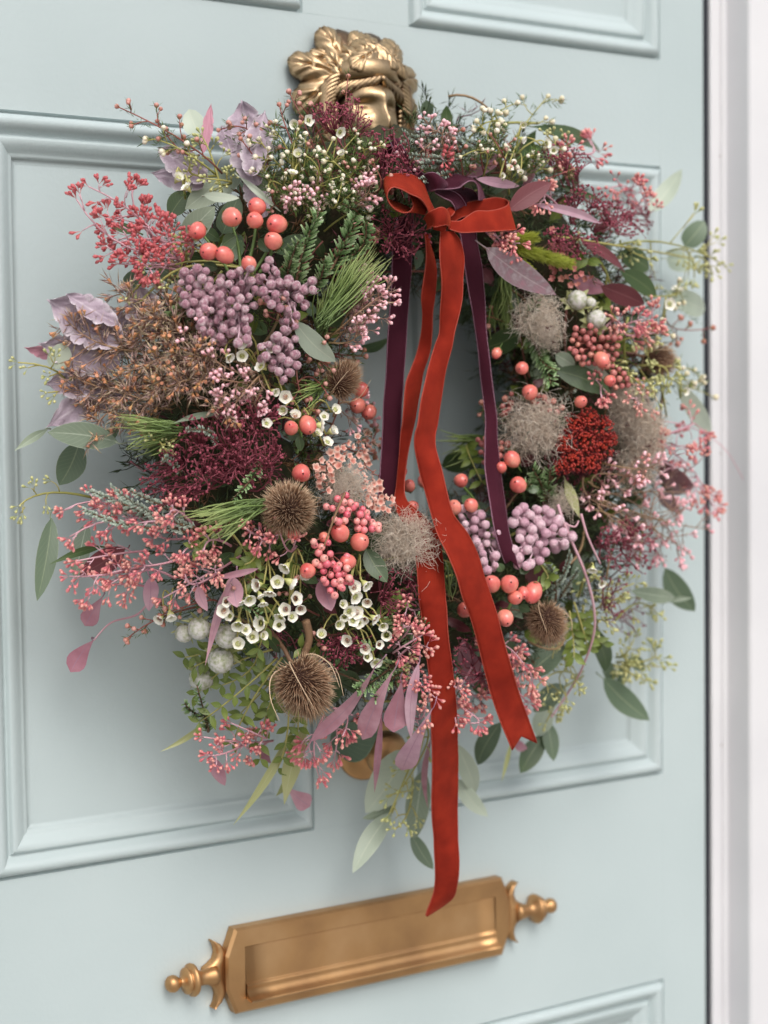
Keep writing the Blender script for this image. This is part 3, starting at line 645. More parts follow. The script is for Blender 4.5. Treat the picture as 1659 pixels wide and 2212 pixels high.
# ---------------------------------------------------------------- leaves
def leaf(b, t, wpx, m, prof='ell', bend=.1, fold=.12, tilt=.0, parent=wr, name='eucalyptus_leaf', petiole=.12, nseg=9, nw=6, wave=.0, label=None):
    """b, t = (u, v, extra or ('d', depth)) of base and tip"""
    def g(q):
        if isinstance(q, Vector): return q
        return P(q[0], q[1], q[3]) if len(q) == 4 else S(q[0], q[1], q[2] if len(q) > 2 else 0)
    B_, T2 = g(b), g(t); ax = T2 - B_; L = ax.length; ax.normalize()
    mid = B_.lerp(T2, .5); view = (CAM_LOC - mid).normalized()
    n = (view + Vector((rnd.uniform(-1, 1), 0, rnd.uniform(-.6, 1))) * .25 + Vector((tilt, 0, 0))); n = (n - ax * n.dot(ax)).normalized(); s = ax.cross(n)
    wd = wpx * pxs(mid) * .5
    mb = MB(); vs = []; fs = []; uv = []; vr = []
    tw = rnd.uniform(-.25, .25); bd = bend * rnd.uniform(.4, 1.3) * rnd.choice((-1, 1, 1)); rb_ = rnd.uniform(0, .3); ph = rnd.uniform(0, 9)
    side = rnd.uniform(-.05, .05)
    for i in range(nseg + 1):
        t_ = i / nseg
        if prof == 'ell': wf = math.sin(math.pi * t_ ** .92) ** .72 
        elif prof == 'round': wf = (math.sin(math.pi * t_ ** .8)) ** .5
        elif prof == 'lance': wf = math.sin(math.pi * t_ ** .85) ** 1.15
        elif prof == 'spat': wf = min(1, (t_ * 1.35) ** 1.1) * (1 - max(0, (t_ - .55) / .45) ** 2.2) ** .5 if t_ < .999 else 0
        elif prof == 'strap': wf = min(1, t_ * 5) * (1 - t_ ** 3.2) * .9 + .02
        wf = max(wf, .02); x = wf * wd
        sn, cs = math.sin(tw * (t_ - .5)), math.cos(tw * (t_ - .5))
        s2 = s * cs + n * sn; n2 = n * cs - s * sn
        c0 = B_ + ax * L * t_ + n * (bd * L * 4 * t_ * (1 - t_)) + s * side * L * math.sin(math.pi * t_)
        for j in range(nw + 1):
            e = -1 + 2 * j / nw
            z = fold * abs(e) * x + wave * wd * math.sin(t_ * 17 + ph + e * 1.5) * abs(e)
            vs.append(c0 + s2 * (e * x) + n2 * z); uv.append((j / nw, t_)); vr.append(rb_ + .7 * (t_ if prof != 'spat' else 1 - t_) * .8)
    W = nw + 1
    for i in range(nseg):
        for j in range(nw): a = i * W + j; fs.append((a, a + 1, a + W + 1, a + W))
    mb.add(vs, fs, vr, 0, uv)
    if petiole: tube(mb, curve(B_ - ax * L * petiole - n * .004, B_ + ax * L * .04, rv(.002), 4), [.0006, .0005, .0005, .0004], 4, .4)
    return put(name, mb, MT[m], parent, B_, label)
S_, G_, D_, Pu, Ma, Li = 'silver', 'green', 'dark', 'purpleleaf', 'maroon', 'lime'
LV = [  # (ub, vb, ut, vt, width, material, profile, extra depth)
 (432, 292, 408, 236, 50, 'pale', 'round', -.02), (530, 362, 400, 452, 66, S_, 'ell', -.02), (440, 421, 517, 428, 22, 'pale', 'ell', .015), (518, 382, 607, 458, 15, 'pale', 'lance', .01), (574, 444, 568, 383, 34, S_, 'round', -.005),
 (366, 468, 410, 410, 46, D_, 'ell', -.02), (395, 530, 464, 446, 58, S_, 'ell', -.012), (480, 505, 515, 425, 50, G_, 'round', -.018), (299, 503, 237, 487, 22, D_, 'ell', -.02), (320, 592, 265, 612, 44, G_, 'round', -.02),
 (392, 603, 335, 570, 40, G_, 'ell', -.02), (598, 548, 662, 508, 34, D_, 'ell', .0), (520, 520, 480, 572, 50, D_, 'ell', -.012), (120, 797, 137, 741, 52, 'pale', 'round', .02), (255, 955, 103, 934, 58, S_, 'ell', .012),
 (104, 927, 31, 974, 20, S_, 'lance', -.01), (172, 955, 128, 1048, 62, G_, 'ell', -.03), (112, 1118, 80, 1298, 46, G_, 'ell', -.01), (188, 1130, 162, 1252, 44, S_, 'ell', -.03), (225, 1180, 105, 1220, 18, D_, 'lance', .0),
 (636, 694, 725, 781, 48, 'pale', 'ell', .02), (482, 892, 375, 914, 14, S_, 'lance', .015), (765, 756, 845, 726, 26, D_, 'lance', -.03), (790, 1185, 836, 1258, 44, D_, 'ell', .01), (880, 1617, 790, 1756, 86, 'pale', 'ell', -.02),
 (850, 1740, 783, 1768, 20, S_, 'ell', -.02), (845, 1755, 762, 1886, 46, 'pale', 'ell', -.01), (915, 1662, 893, 1816, 54, S_, 'ell', -.02), (888, 1800, 936, 1878, 34, G_, 'ell', -.02), (985, 1605, 1027, 1714, 42, 'pale', 'ell', -.02),
 (985, 1680, 1054, 1764, 36, 'pale', 'ell', -.025), (1082, 1560, 1032, 1652, 44, G_, 'ell', -.02), (1175, 1588, 1124, 1670, 46, D_, 'ell', -.02), (1183, 1558, 1196, 1644, 36, G_, 'ell', -.02), (1160, 1590, 1188, 1520, 44, 'pale', 'ell', -.02),
 (1217, 1478, 1152, 1538, 46, G_, 'ell', -.02), (1140, 1462, 1222, 1396, 58, G_, 'ell', -.022), (1303, 1465, 1403, 1556, 52, G_, 'ell', .0), (1436, 1227, 1501, 1320, 52, G_, 'ell', -.01), (1363, 1276, 1458, 1290, 34, S_, 'ell', .0),
 (1440, 1301, 1496, 1292, 12, S_, 'lance', .0), (1250, 1288, 1250, 1198, 34, G_, 'ell', -.01), (1264, 1340, 1308, 1452, 38, D_, 'ell', -.012), (1308, 1420, 1326, 1482, 26, G_, 'ell', -.01), (1335, 1492, 1362, 1418, 26, G_, 'ell', -.015),
 (1367, 1416, 1392, 1450, 28, G_, 'ell', -.015), (1220, 1036, 1253, 1120, 24, 'lime', 'lance', .01), (1460, 826, 1537, 934, 46, 'pale', 'ell', -.005), (1437, 630, 1523, 667, 52, 'pale', 'ell', -.03), (1200, 800, 1320, 850, 50, D_, 'ell', .01),
 (1200, 765, 1243, 792, 32, S_, 'ell', .005), (1262, 788, 1324, 826, 20, 'pale', 'ell', .01), (1048, 752, 1127, 716, 50, D_, 'ell', .0), (1150, 273, 1298, 329, 34, D_, 'lance', -.01), (1115, 312, 1152, 342, 36, D_, 'ell', -.03),
 (1200, 398, 1305, 434, 16, D_, 'lance', -.01), (1402, 458, 1473, 366, 42, 'pale', 'ell', .0), (1478, 532, 1522, 478, 48, G_, 'round', .0), (1440, 560, 1503, 572, 46, 'pale', 'round', -.03), (1335, 545, 1402, 582, 48, D_, 'ell', -.012),
 (1340, 585, 1419, 642, 42, D_, 'ell', -.01), (720, 1620, 818, 1562, 90, G_, 'ell', -.035), (603, 1410, 574, 1372, 22, D_, 'ell', .0), (955, 1008, 1035, 982, 50, D_, 'ell', -.02), (660, 1040, 636, 1000, 18, D_, 'ell', .01),
 (470, 1165, 520, 1130, 24, D_, 'ell', -.01), (500, 1195, 455, 1225, 24, D_, 'ell', -.01), (540, 1215, 590, 1190, 22, D_, 'ell', -.01), (800, 1190, 840, 1140, 40, D_, 'ell', -.01), (1030, 1420, 1080, 1330, 40, G_, 'ell', -.03),
 (700, 470, 660, 430, 30, D_, 'ell', -.03), (760, 480, 800, 430, 32, D_, 'ell', -.03), (1120, 1440, 1090, 1380, 40, D_, 'ell', -.03), (1010, 1460, 980, 1400, 30, G_, 'ell', -.03), (1180, 770, 1150, 820, 40, D_, 'ell', -.03),
 (1050, 640, 1080, 600, 30, D_, 'ell', -.02), (210, 960, 260, 920, 30, D_, 'ell', -.02), (980, 700, 1000, 640, 60, G_, 'ell', -.05), (560, 1420, 520, 1380, 26, D_, 'ell', -.01), (690, 1520, 740, 1470, 40, D_, 'ell', -.03),
 (780, 1500, 730, 1450, 40, D_, 'ell', -.03), (1230, 1180, 1200, 1120, 34, D_, 'ell', -.02), (1330, 1000, 1370, 1060, 34, D_, 'ell', -.03), (1290, 640, 1250, 600, 34, D_, 'ell', -.03),
 # purple and pink
 (270, 1185, 172, 1242, 54, Ma, 'ell', -.02), (222, 1288, 183, 1352, 46, Pu, 'spat', -.03), (203, 1382, 152, 1452, 50, Pu, 'spat', -.03), (325, 1246, 322, 1320, 36, 'pinkleaf', 'ell', .03), (427, 1266, 448, 1320, 24, Pu, 'ell', .025),
 (500, 1250, 443, 1438, 20, Pu, 'lance', .03), (500, 1245, 512, 1312, 42, Pu, 'ell', .02), (470, 1248, 559, 1228, 15, Pu, 'ell', .025), (692, 1253, 716, 1320, 44, Pu, 'ell', .015), (812, 1438, 670, 1602, 38, Pu, 'spat', .035),
 (850, 1448, 783, 1598, 54, Pu, 'spat', .03), (825, 1540, 809, 1712, 16, Pu, 'lance', .02), (868, 1470, 850, 1582, 60, Pu, 'spat', .02), (905, 1430, 888, 1595, 26, 'pinkleaf', 'ell', .03), (934, 1530, 868, 1664, 56, 'pinkleaf', 'spat', .035),
 (932, 1590, 925, 1746, 14, Pu, 'lance', -.01), (1050, 535, 1201, 637, 58, 'mottled', 'ell', .035), (1098, 455, 1191, 395, 46, Ma, 'ell', .02), (1005, 386, 1092, 330, 34, Pu, 'ell', -.005), (1028, 386, 1122, 402, 22, 'pinkleaf', 'ell', .008),
 (1150, 440, 1298, 483, 20, 'pinkleaf', 'ell', .02), (1345, 580, 1248, 520, 24, Ma, 'ell', .01), (1298, 618, 1392, 657, 46, Ma, 'ell', .01), (1238, 606, 1312, 628, 40, Pu, 'ell', .0), (1422, 988, 1494, 1058, 56, Ma, 'ell', -.01),
 (455, 1635, 486, 1697, 30, Pu, 'ell', -.03), (620, 1700, 670, 1742, 48, Pu, 'spat', -.03), (550, 1618, 586, 1650, 18, Pu, 'lance', .0), (1130, 400, 1160, 360, 18, Pu, 'lance', .0), (1095, 1560, 1070, 1480, 40, Pu, 'ell', -.02),
 (1020, 1480, 1000, 1380, 50, Pu, 'ell', -.02), (1170, 1280, 1150, 1210, 50, Ma, 'ell', -.01), (1110, 1600, 1140, 1620, 22, Pu, 'ell', -.02), (1470, 1110, 1430, 1060, 34, Ma, 'ell', -.02), (500, 1040, 450, 1010, 20, Ma, 'ell', -.01),
 (1250, 400, 1210, 350, 24, Ma, 'ell', -.02),
 # lime
 (640, 1560, 504, 1782, 20, Li, 'lance', -.01), (662, 1560, 614, 1738, 42, Li, 'lance', .0), (450, 1556, 346, 1624, 13, Li, 'lance', -.01), (1105, 1600, 1083, 1690, 10, Li, 'lance', -.02), (640, 1660, 596, 1720, 20, Li, 'lance', -.03),
]
for (a, b, c_, d, w_, m_, pr, ex) in LV:
    long_ = math.hypot(c_ - a, d - b)
    leaf((a, b, ex), (c_, d, ex + rnd.uniform(-.004, .016)), w_, m_, pr, bend=.07, fold=.10 if w_ > 20 else .3)

# dusty miller: felted leaves with scalloped, ruffled edges
def miller(b, t, wpx, m='felt', ex=0.0, lobes=5, nm='dusty_miller_leaf'):
    B_, T2 = S(b[0], b[1], ex), S(t[0], t[1], ex + .008); ax = T2 - B_; L = ax.length; ax.normalize()
    mid = B_.lerp(T2, .5); view = (CAM_LOC - mid).normalized(); n = (view + rv(.35)); n = (n - ax * n.dot(ax)).normalized(); s = ax.cross(n); wd = wpx * pxs(mid) * .5
    mb = MB(); vs = []; fs = []; vr = []; ni, nj = 60, 16; ph = rnd.uniform(0, 9); cv = rnd.uniform(.1, .35)
    for i in range(ni + 1):
        t_ = i / ni; base = math.sin(math.pi * min(1, t_ * .93 + .05)) ** .7
        sc_ = .80 + .18 * abs(math.sin(lobes * math.pi * t_)) ** .6 + .03 * abs(math.sin(lobes * 3 * math.pi * t_)) ** .6
        for j in range(nj + 1):
            e = -1 + 2 * j / nj; x = e * wd * base * (sc_ if abs(e) > .3 else 1)
            z = cv * wd * abs(e) ** 1.6 + wd * .13 * abs(e) ** 2 * math.sin(t_ * lobes * math.pi * 1.3 + ph + (2 if e > 0 else 0)) + wd * .04 * math.sin(e * 9 + t_ * 21)
            along = t_ + .10 * (1 - abs(e)) * t_ 
            vs.append(B_ + ax * (L * along) + s * x + n * z)
            vn = max(0, 1 - abs(e) * 9) + max(0, 1 - 9 * abs(((t_ * lobes + abs(e) * 1.2) % 1) - .5)) * .4
            vr.append(min(1, .25 + .5 * abs(e) ** 3 + .3 * vn + .15 * noise.noise(vs[-1] * 120)))
    W = nj + 1
    for i in range(ni):
        for j in range(nj): a = i * W + j; fs.append((a, a + 1, a + W + 1, a + W))
    mb.add(vs, fs, vr); put(nm, mb, MT[m], wr, B_)
MIL = [((560, 400), (525, 232), 112, 'felt', .0), ((540, 380), (570, 250), 70, 'felt', .01), ((500, 330), (480, 275), 50, 'felt', .0), ((450, 390), (350, 325), 70, 'felt', -.01), ((440, 400), (335, 375), 50, 'felt', -.015), ((440, 330), (455, 232), 26, 'feltpink', -.01), ((570, 470), (540, 370), 60, 'felt', -.01),
          ((260, 740), (115, 655), 110, 'felt', .0), ((260, 780), (98, 745), 100, 'felt', -.005), ((240, 830), (108, 830), 80, 'felt', -.01), ((240, 830), (112, 915), 70, 'felt', -.01), ((250, 700), (150, 640), 60, 'felt', .01), ((330, 720), (300, 622), 90, 'felt', -.01), ((300, 760), (220, 670), 90, 'felt', -.01),
          ((130, 770), (58, 752), 30, 'feltpink', -.01), ((200, 860), (150, 790), 60, 'felt', .0), ((280, 830), (180, 880), 60, 'felt', -.02), ((215, 880), (140, 870), 60, 'felt', -.02)]
for a in MIL: miller(a[0], a[1], a[2], a[3], a[4] + (.012 if a[0][1] > 600 else .006))

# ---------------------------------------------------------------- small shared meshes (unit size, +z is up the stalk)
def ball(n=8, k=6): return [(math.sin(math.pi * i / k) + 1e-6, -math.cos(math.pi * i / k)) for i in range(k + 1)]
def proto(name, build, mats):
    mb = MB(); build(mb); return mb.mesh(name, mats)
def hyp(mb, el, seed):
    pr = []
    for i in range(15):
        a = math.pi * i / 14; r = math.sin(a) * (1 - .10 * math.cos(a)); z = -math.cos(a) * el
        if i > 11: z += .035 * (i - 11)
        pr.append((max(r, .0001), z))
    off = seed * 1.7
    lathe(mb, pr, 22, None, [max(0, min(1, .15 + .7 * (i / 14) ** 1.5)) for i in range(15)], 0, wob=lambda i, a: .025 * math.sin(a * 3 + off) + .012 * math.sin(a * 2 + i * .4))
    lathe(mb, [(.13, el * .99), (.11, el * 1.07), (.06, el * 1.15), (.0001, el * 1.26)], 7, None, None, 1)
HYP = [proto('hypericum_berry', lambda mb, e=e, s=s: hyp(mb, e, s), [MT['coral'], MT['tipdark']]) for s, e in enumerate((1.12, 1.24, 1.4))]
def sepals(mb, n=5):
    for k in range(n):
        a = TAU * k / n; d = Vector((math.cos(a), math.sin(a), 0)); s = Vector((-math.sin(a), math.cos(a), 0)); vs = []; vr = []
        for i in range(5):
            t = i / 4; w_ = .36 * math.sin(math.pi * min(1, t * .85 + .15)); c0 = d * (.12 + .85 * t) + Vector((0, 0, -1.05 + .35 * t + .25 * t * t))
            for e in (-1, 0, 1): vs.append(c0 + s * e * w_ - Vector((0, 0, 1)) * (.06 * (1 - abs(e)))); vr.append(t)
        fs = []
        for i in range(4):
            for j in range(2): q = i * 3 + j; fs.append((q, q + 1, q + 4, q + 3))
        mb.add(vs, fs, vr)
    tube(mb, [Vector((0, 0, -2.1)), Vector((.05, 0, -1.6)), Vector((0, 0, -1.0))], [.09, .09, .14], 6)
CALYX = proto('calyx', sepals, MT['calyx'])
def fberry(mb, eye):
    lathe(mb, [(r, z) for r, z in ball(10, 8)], 12, None, [i / 8 for i in range(9)], 0, wob=lambda i, a: .035 * math.sin(a * 3 + i))
    if eye: lathe(mb, [(.30, .92), (.36, 1.02), (.28, 1.08), (.16, .98), (.0001, .93)], 8, None, None, 1)
MAUVE = [proto('frosted_berry', lambda mb, e=e: fberry(mb, e), [MT['mauve'], MT['mauvestem']]) for e in (0, 1)]
LILAC = [proto('frosted_berry', lambda mb, e=e: fberry(mb, e), [MT['lilac'], MT['mauvestem']]) for e in (0, 1)]
def pep(mb):
    lathe(mb, ball(10, 8), 12, None, [i / 8 for i in range(9)]); lathe(mb, [(.22, .93), (.26, 1.02), (.18, 1.05), (.10, .97), (.0001, .95)], 7, None, None, 1)
PEP = proto('pepper_berry', pep, [MT['pepper'], MT['redstem']]); PEPB = proto('pepper_berry', pep, [MT['pepperb'], MT['redstem']])
def flower(mb, openness, eye):
    # cup and stalk
    lathe(mb, [(.05, -1.15), (.09, -.95), (.26, -.62), (.42, -.30), (.50, -.05), (.46, .0)], 10, None, [0, .1, .3, .6, .8, 1], 1)
    lathe(mb, [(.46, .0), (.40, .01)], 10, None, [.9, 1], 0); lathe(mb, [(.40, .01), (.34, -.05), (.22, -.06), (.12, -.02), (.0001, .12)], 10, None, None, 2)
    for k in range(5):
        a = TAU * k / 5; d = Vector((math.cos(a), math.sin(a), 0)); s = Vector((-math.sin(a), math.cos(a), 0)); vs = []; vr = []; fs = []
        for i in range(6):
            t = i / 5; w_ = .56 * math.sin(math.pi * (.20 + .66 * t)) ** .6 * (1 if t < .95 else .72); up = (1 - openness)
            r = .40 + .58 * t * openness + .08 * t; z = -.02 + .66 * t * up + .30 * t * t * openness
            for e in (-1, -.5, 0, .5, 1): vs.append(d * (r - .12 * abs(e) ** 2) + s * e * w_ + Vector((0, 0, z + .14 * abs(e) ** 2))); vr.append(min(1, .2 + t))
        for i in range(5):
            for j in range(4): q = i * 5 + j; fs.append((q, q + 1, q + 6, q + 5))
        mb.add(vs, fs, vr, 0)
    for k in range(10):
        a = TAU * (k + .5) / 10; d = Vector((math.cos(a), math.sin(a), 0))
        tube(mb, [d * .34, d * .38 + Vector((0, 0, .16)), d * .24 + Vector((0, 0, .26))], [.025, .02, .04], 3, 0, 2)
def fmesh(o, e): return proto('wax_flower', lambda mb: flower(mb, o, e), [MT['petal'], MT['cup'], MT[e]])
FLO = [fmesh(.95, 'eye'), fmesh(.7, 'eye'), fmesh(.9, 'eyered'), fmesh(.45, 'eye'), fmesh(.6, 'eyered')]
def bud(mb, kind):
    if kind == 'round': pr = [(.05, -1.5), (.12, -1.1), (.45, -.75), (.85, -.3), (1, .15), (.85, .62), (.45, .92), (.0001, 1.0)]
    elif kind == 'club': pr = [(.10, -3.2), (.13, -2.4), (.28, -1.5), (.62, -.6), (.95, .05), (1, .35), (.72, .80), (.30, 1.15), (.0001, 1.35)]
    elif kind == 'seed': pr = [(.12, -4.2), (.14, -3.2), (.20, -2.2), (.50, -1.2), (.88, -.2), (1, .35), (.78, .9), (.35, 1.3), (.0001, 1.65)]
    elif kind == 'trumpet': pr = [(.10, -3.4), (.14, -2.6), (.30, -1.6), (.66, -.5), (.95, .5), (1.05, .9), (.7, .95), (.45, .8), (.0001, 1.1)]
    lathe(mb, pr, 8, None, [i / (len(pr) - 1) for i in range(len(pr))])
BUD = {}
for m_, k_ in (('budwhite', 'round'), ('budbrown', 'round'), ('budpink', 'club'), ('budorange', 'trumpet'), ('seedpink', 'seed'), ('seedred', 'seed'), ('seedgreen', 'seed')):
    BUD[m_] = proto(m_[:4], lambda mb, k=k_: bud(mb, k), MT[m_])
NAMES = dict(budwhite='bud', budbrown='bud', budpink='bud', budorange='bud', seedpink='seed_bud', seedred='seed_bud', seedgreen='seed_bud')
count = {}

def sprig(base, tip, kind, nb=6, spread=.35, bend=.012, ex=0.0, tipn=None, budr=None, nlv=1.0, flowers=0, name=None):
    """branching sprig: base, tip = (u, v[, extra]); side twigs with buds or umbels of seeds, needle leaves on the stalks"""
    cfg = dict(  # stem mat, bud mat, bud radius px, leaf mat, leaf len, umbel size
        white=('waxstem', 'budwhite', 6.5, 'needleg', .007, 1), brown=('redstem', 'budbrown', 6.0, 'needleg', .006, 1), pink=('olivestem', 'budpink', 4.6, 'needlep', .007, 2),
        orange=('olivestem', 'budorange', 4.3, 'needlep', .0105, 2), seedp=('pinkstem', 'seedpink', 4.0, None, 0, 4), seedr=('pinkstem', 'seedred', 4.2, None, 0, 5), seedg=('waxstem', 'seedgreen', 3.6, None, 0, 3))[kind]
    sm, bm, br, lm, ll, um = cfg; br = budr or br
    e0 = base[2] if len(base) > 2 else ex - .012; e1 = tip[2] if len(tip) > 2 else ex + .012
    B_, T2 = S(base[0], base[1], e0), S(tip[0], tip[1], e1)
    ax = T2 - B_; L = ax.length; sc_ = pxs(T2); br_m = br * sc_
    sag = rv(bend); main = curve(B_, T2, sag, 8); stems = MB(); buds = []
    rad = .00075 if kind[:4] == 'seed' else .0006
    tube(stems, main, [rad * (1.3 - .6 * i / 7) for i in range(8)], 5, [i / 7 * .6 for i in range(8)])
    def needles(p, d, L_, n):
        for i in range(n):
            t = rnd.random(); blade(stems, p + d * L_ * t, d * .9 + rv(1), ll * rnd.uniform(.6, 1.3), ll * .055, rv(1), .1, rnd.uniform(.4, 1), 1)
    def tips(p, d, scale=1.0):
        n = tipn or um; n = max(1, n + rnd.choice((-1, 0, 0, 1))) if n > 1 else rnd.choice((1, 1, 1, 2)) if tipn else 1
        if n == 1: buds.append((p, d, scale)); return
        for k in range(n):
            x, y, z = frame(d); a = TAU * k / n + rnd.random(); op = rnd.uniform(.35, .85)
            dd = (z + (x * math.cos(a) + y * math.sin(a)) * op + (CAM_LOC - p).normalized() * .15).normalized()
            ln = br_m * (5.2 if kind[:4] == 'seed' else 3.2) * rnd.uniform(.8, 1.15)
            buds.append((p + dd * ln, dd, scale * rnd.uniform(.85, 1.1)))
    axn = ax.normalized(); view = (CAM_LOC - T2).normalized()
    for k in range(nb):
        t = .25 + .72 * (k + rnd.random() * .6) / nb; i = min(6, int(t * 7)); f = t * 7 - i; p = main[i].lerp(main[min(7, i + 1)], f)
        x, y, z = frame(axn, view); sgn = 1 if k % 2 else -1
        d = (axn * .75 + (x * sgn * rnd.uniform(.5, 1.1)) + y * rnd.uniform(-.3, .5)).normalized()
        l = L * spread * (1.15 - t * .7) * rnd.uniform(.6, 1.2); q = p + d * l; tw = curve(p, q, rv(l * .1) + Vector((0, 0, l * .05)), 4)
        tube(stems, tw, [rad * .8, rad * .65, rad * .55, rad * .5], 4, [.3, .5, .7, .9]); d2 = (tw[-1] - tw[-2]).normalized()
        if lm: needles(p, d, l, int(9 * nlv * rnd.uniform(.6, 1.3)))
        tips(q, d2)
        if rnd.random() < .65:
            d3 = (d2 + rv(.8)).normalized(); q3 = p + d * l * .55 + d3 * l * .45; tube(stems, [p + d * l * .55, q3], [rad * .6, rad * .45], 4, [.5, .9]); tips(q3, d3, .9)
    tips(T2, (main[-1] - main[-2]).normalized())
    if lm: needles(B_ + ax * .3, axn, L * .7, int(16 * nlv))
    nm = name or {'white': 'wax_flower_sprig', 'brown': 'wax_flower_sprig', 'pink': 'wax_flower_sprig', 'orange': 'wax_flower_sprig'}.get(kind, 'seeded_eucalyptus_sprig')
    lab = {'white': 'cream budded wax flower sprig', 'brown': 'wax flower sprig with pinkish brown buds', 'pink': 'pink budded wax flower sprig', 'orange': 'orange budded wax flower sprig', 'seedp': 'pink seeded eucalyptus', 'seedr': 'coral red seeded eucalyptus', 'seedg': 'yellow green seeded eucalyptus'}[kind]
    so_ = put(nm, stems, [MT[sm], MT[lm or sm]], wr, B_, label=lab)
    rest = None
    for (p, d, s_) in buds:
        r = br_m * s_ * rnd.uniform(.85, 1.12); M = basis(p, d, r)
        c_ = count.get(bm, 0)
        if c_ < 280:
            link(NAMES[bm], BUD[bm], M, so_); count[bm] = c_ + 1
        else:
            rest = rest or MB(); kind_ = {'budwhite': 'round', 'budbrown': 'round', 'budpink': 'club', 'budorange': 'trumpet'}.get(bm, 'seed'); t_ = MB(); bud(t_, kind_); jit = rnd.uniform(-.12, .25)
            rest.add([M @ Vector(q) for q in t_.v], t_.f, [min(1, max(0, x + jit)) for x in t_.var])
    if rest: put('buds', rest, MT[bm], so_, kind='stuff')
    return so_

# ---- wax flowers, each blossom placed
WF = [(617, 1225, 15), (659, 1240, 15), (599, 1258, 16), (628, 1258, 16), (583, 1279, 14), (556, 1263, 14), (638, 1293, 15), (649, 1314, 14), (617, 1316, 14), (630, 1332, 13), (606, 1333, 13), (603, 1350, 13), (514, 1349, 16), (564, 1346, 17), (567, 1373, 13), (545, 1376, 15), (514, 1391, 15),
      (538, 1294, 15), (520, 1300, 12), (484, 1320, 15), (488, 1299, 12), (562, 1285, 10), (568, 1303, 11), (369, 1330, 15), (345, 1336, 14), (497, 1331, 11), (530, 1360, 12), (764, 1268, 15), (790, 1263, 15), (767, 1289, 15), (793, 1300, 13), (754, 1320, 14), (744, 1332, 12), (770, 1323, 14),
      (785, 1337, 13), (762, 1341, 13), (732, 1349, 14), (694, 1370, 14), (751, 1383, 13), (790, 1401, 14), (835, 1372, 15), (809, 1336, 13), (827, 1352, 12), (793, 1419, 12), (812, 1430, 13), (775, 1345, 12), (740, 1305, 11), (819, 1392, 10),
      (637, 269, 14), (666, 260, 14), (734, 285, 14), (580, 307, 12), (637, 307, 14), (644, 333, 15), (580, 338, 15), (593, 387, 14), (632, 374, 13), (385, 385, 17), (403, 405, 14), (738, 333, 13), (676, 405, 13), (694, 405, 11), (700, 355, 13), (560, 355, 10), (655, 305, 11),
      (520, 740, 15), (523, 769, 14), (588, 753, 12), (564, 792, 13), (494, 771, 13), (616, 857, 14), (611, 885, 14), (724, 885, 13), (637, 898, 14), (692, 919, 14), (718, 931, 14), (707, 955, 12), (593, 846, 12), (686, 936, 11), (700, 900, 10), (576, 915, 11),
      (1181, 205, 10), (1118, 218, 9), (1131, 270, 11), (1069, 265, 10), (1129, 301, 12), (1100, 364, 12), (1124, 374, 11), (1191, 239, 12), (1180, 310, 14), (1196, 325, 12), (1090, 300, 9), (1085, 380, 9), (1462, 628, 13), (1446, 657, 13), (1493, 831, 13), (1480, 845, 10), (1010, 1250, 9), (1280, 1230, 11), (1300, 1260, 9)]
hubs = [(560, 1235), (640, 1225), (520, 1300), (770, 1240), (740, 1370), (640, 420), (700, 420), (560, 800), (650, 940), (1110, 340), (1430, 700), (400, 430), (370, 1290), (1250, 1290), (1470, 860)]
for (u, v, r) in WF:
    if v < 430 and rnd.random() < .5: continue
    if v < 430: r *= .85
    p = S(u, v, .026); ax = (outn(p) * .8 + Vector((0, 0, -.25 if v > 1200 else .15)) + rv(.65)).normalized()
    h = min(hubs, key=lambda q: (q[0] - u) ** 2 + (q[1] - v) ** 2); R_ = r * pxs(p) * 1.12
    ti = rnd.choices(range(5), (5, 4, 4, 3, 2))[0] if v > 450 else rnd.choice((1, 3, 3, 0))
    wf_ = link('wax_flower', FLO[ti], basis(p, ax, R_), wr)
    hp = S(h[0], h[1], .004); b_ = p - ax * R_ * 1.1
    stem = MB(); tube(stem, curve(hp, b_, (Vector((0, 0, .012)) + rv(.004)), 6), [.0008, .0007, .0006, .0006, .0006, .0007], 5, [0, .2, .4, .6, .8, 1])
    for q in range(4): t = rnd.random(); blade(stem, hp.lerp(b_, t), rv(1), rnd.uniform(.004, .008), .0004, rv(1), .2, .8, 1)
    put('flower_stem', stem, [MT['waxstem'], MT['needleg']], wf_, b_)

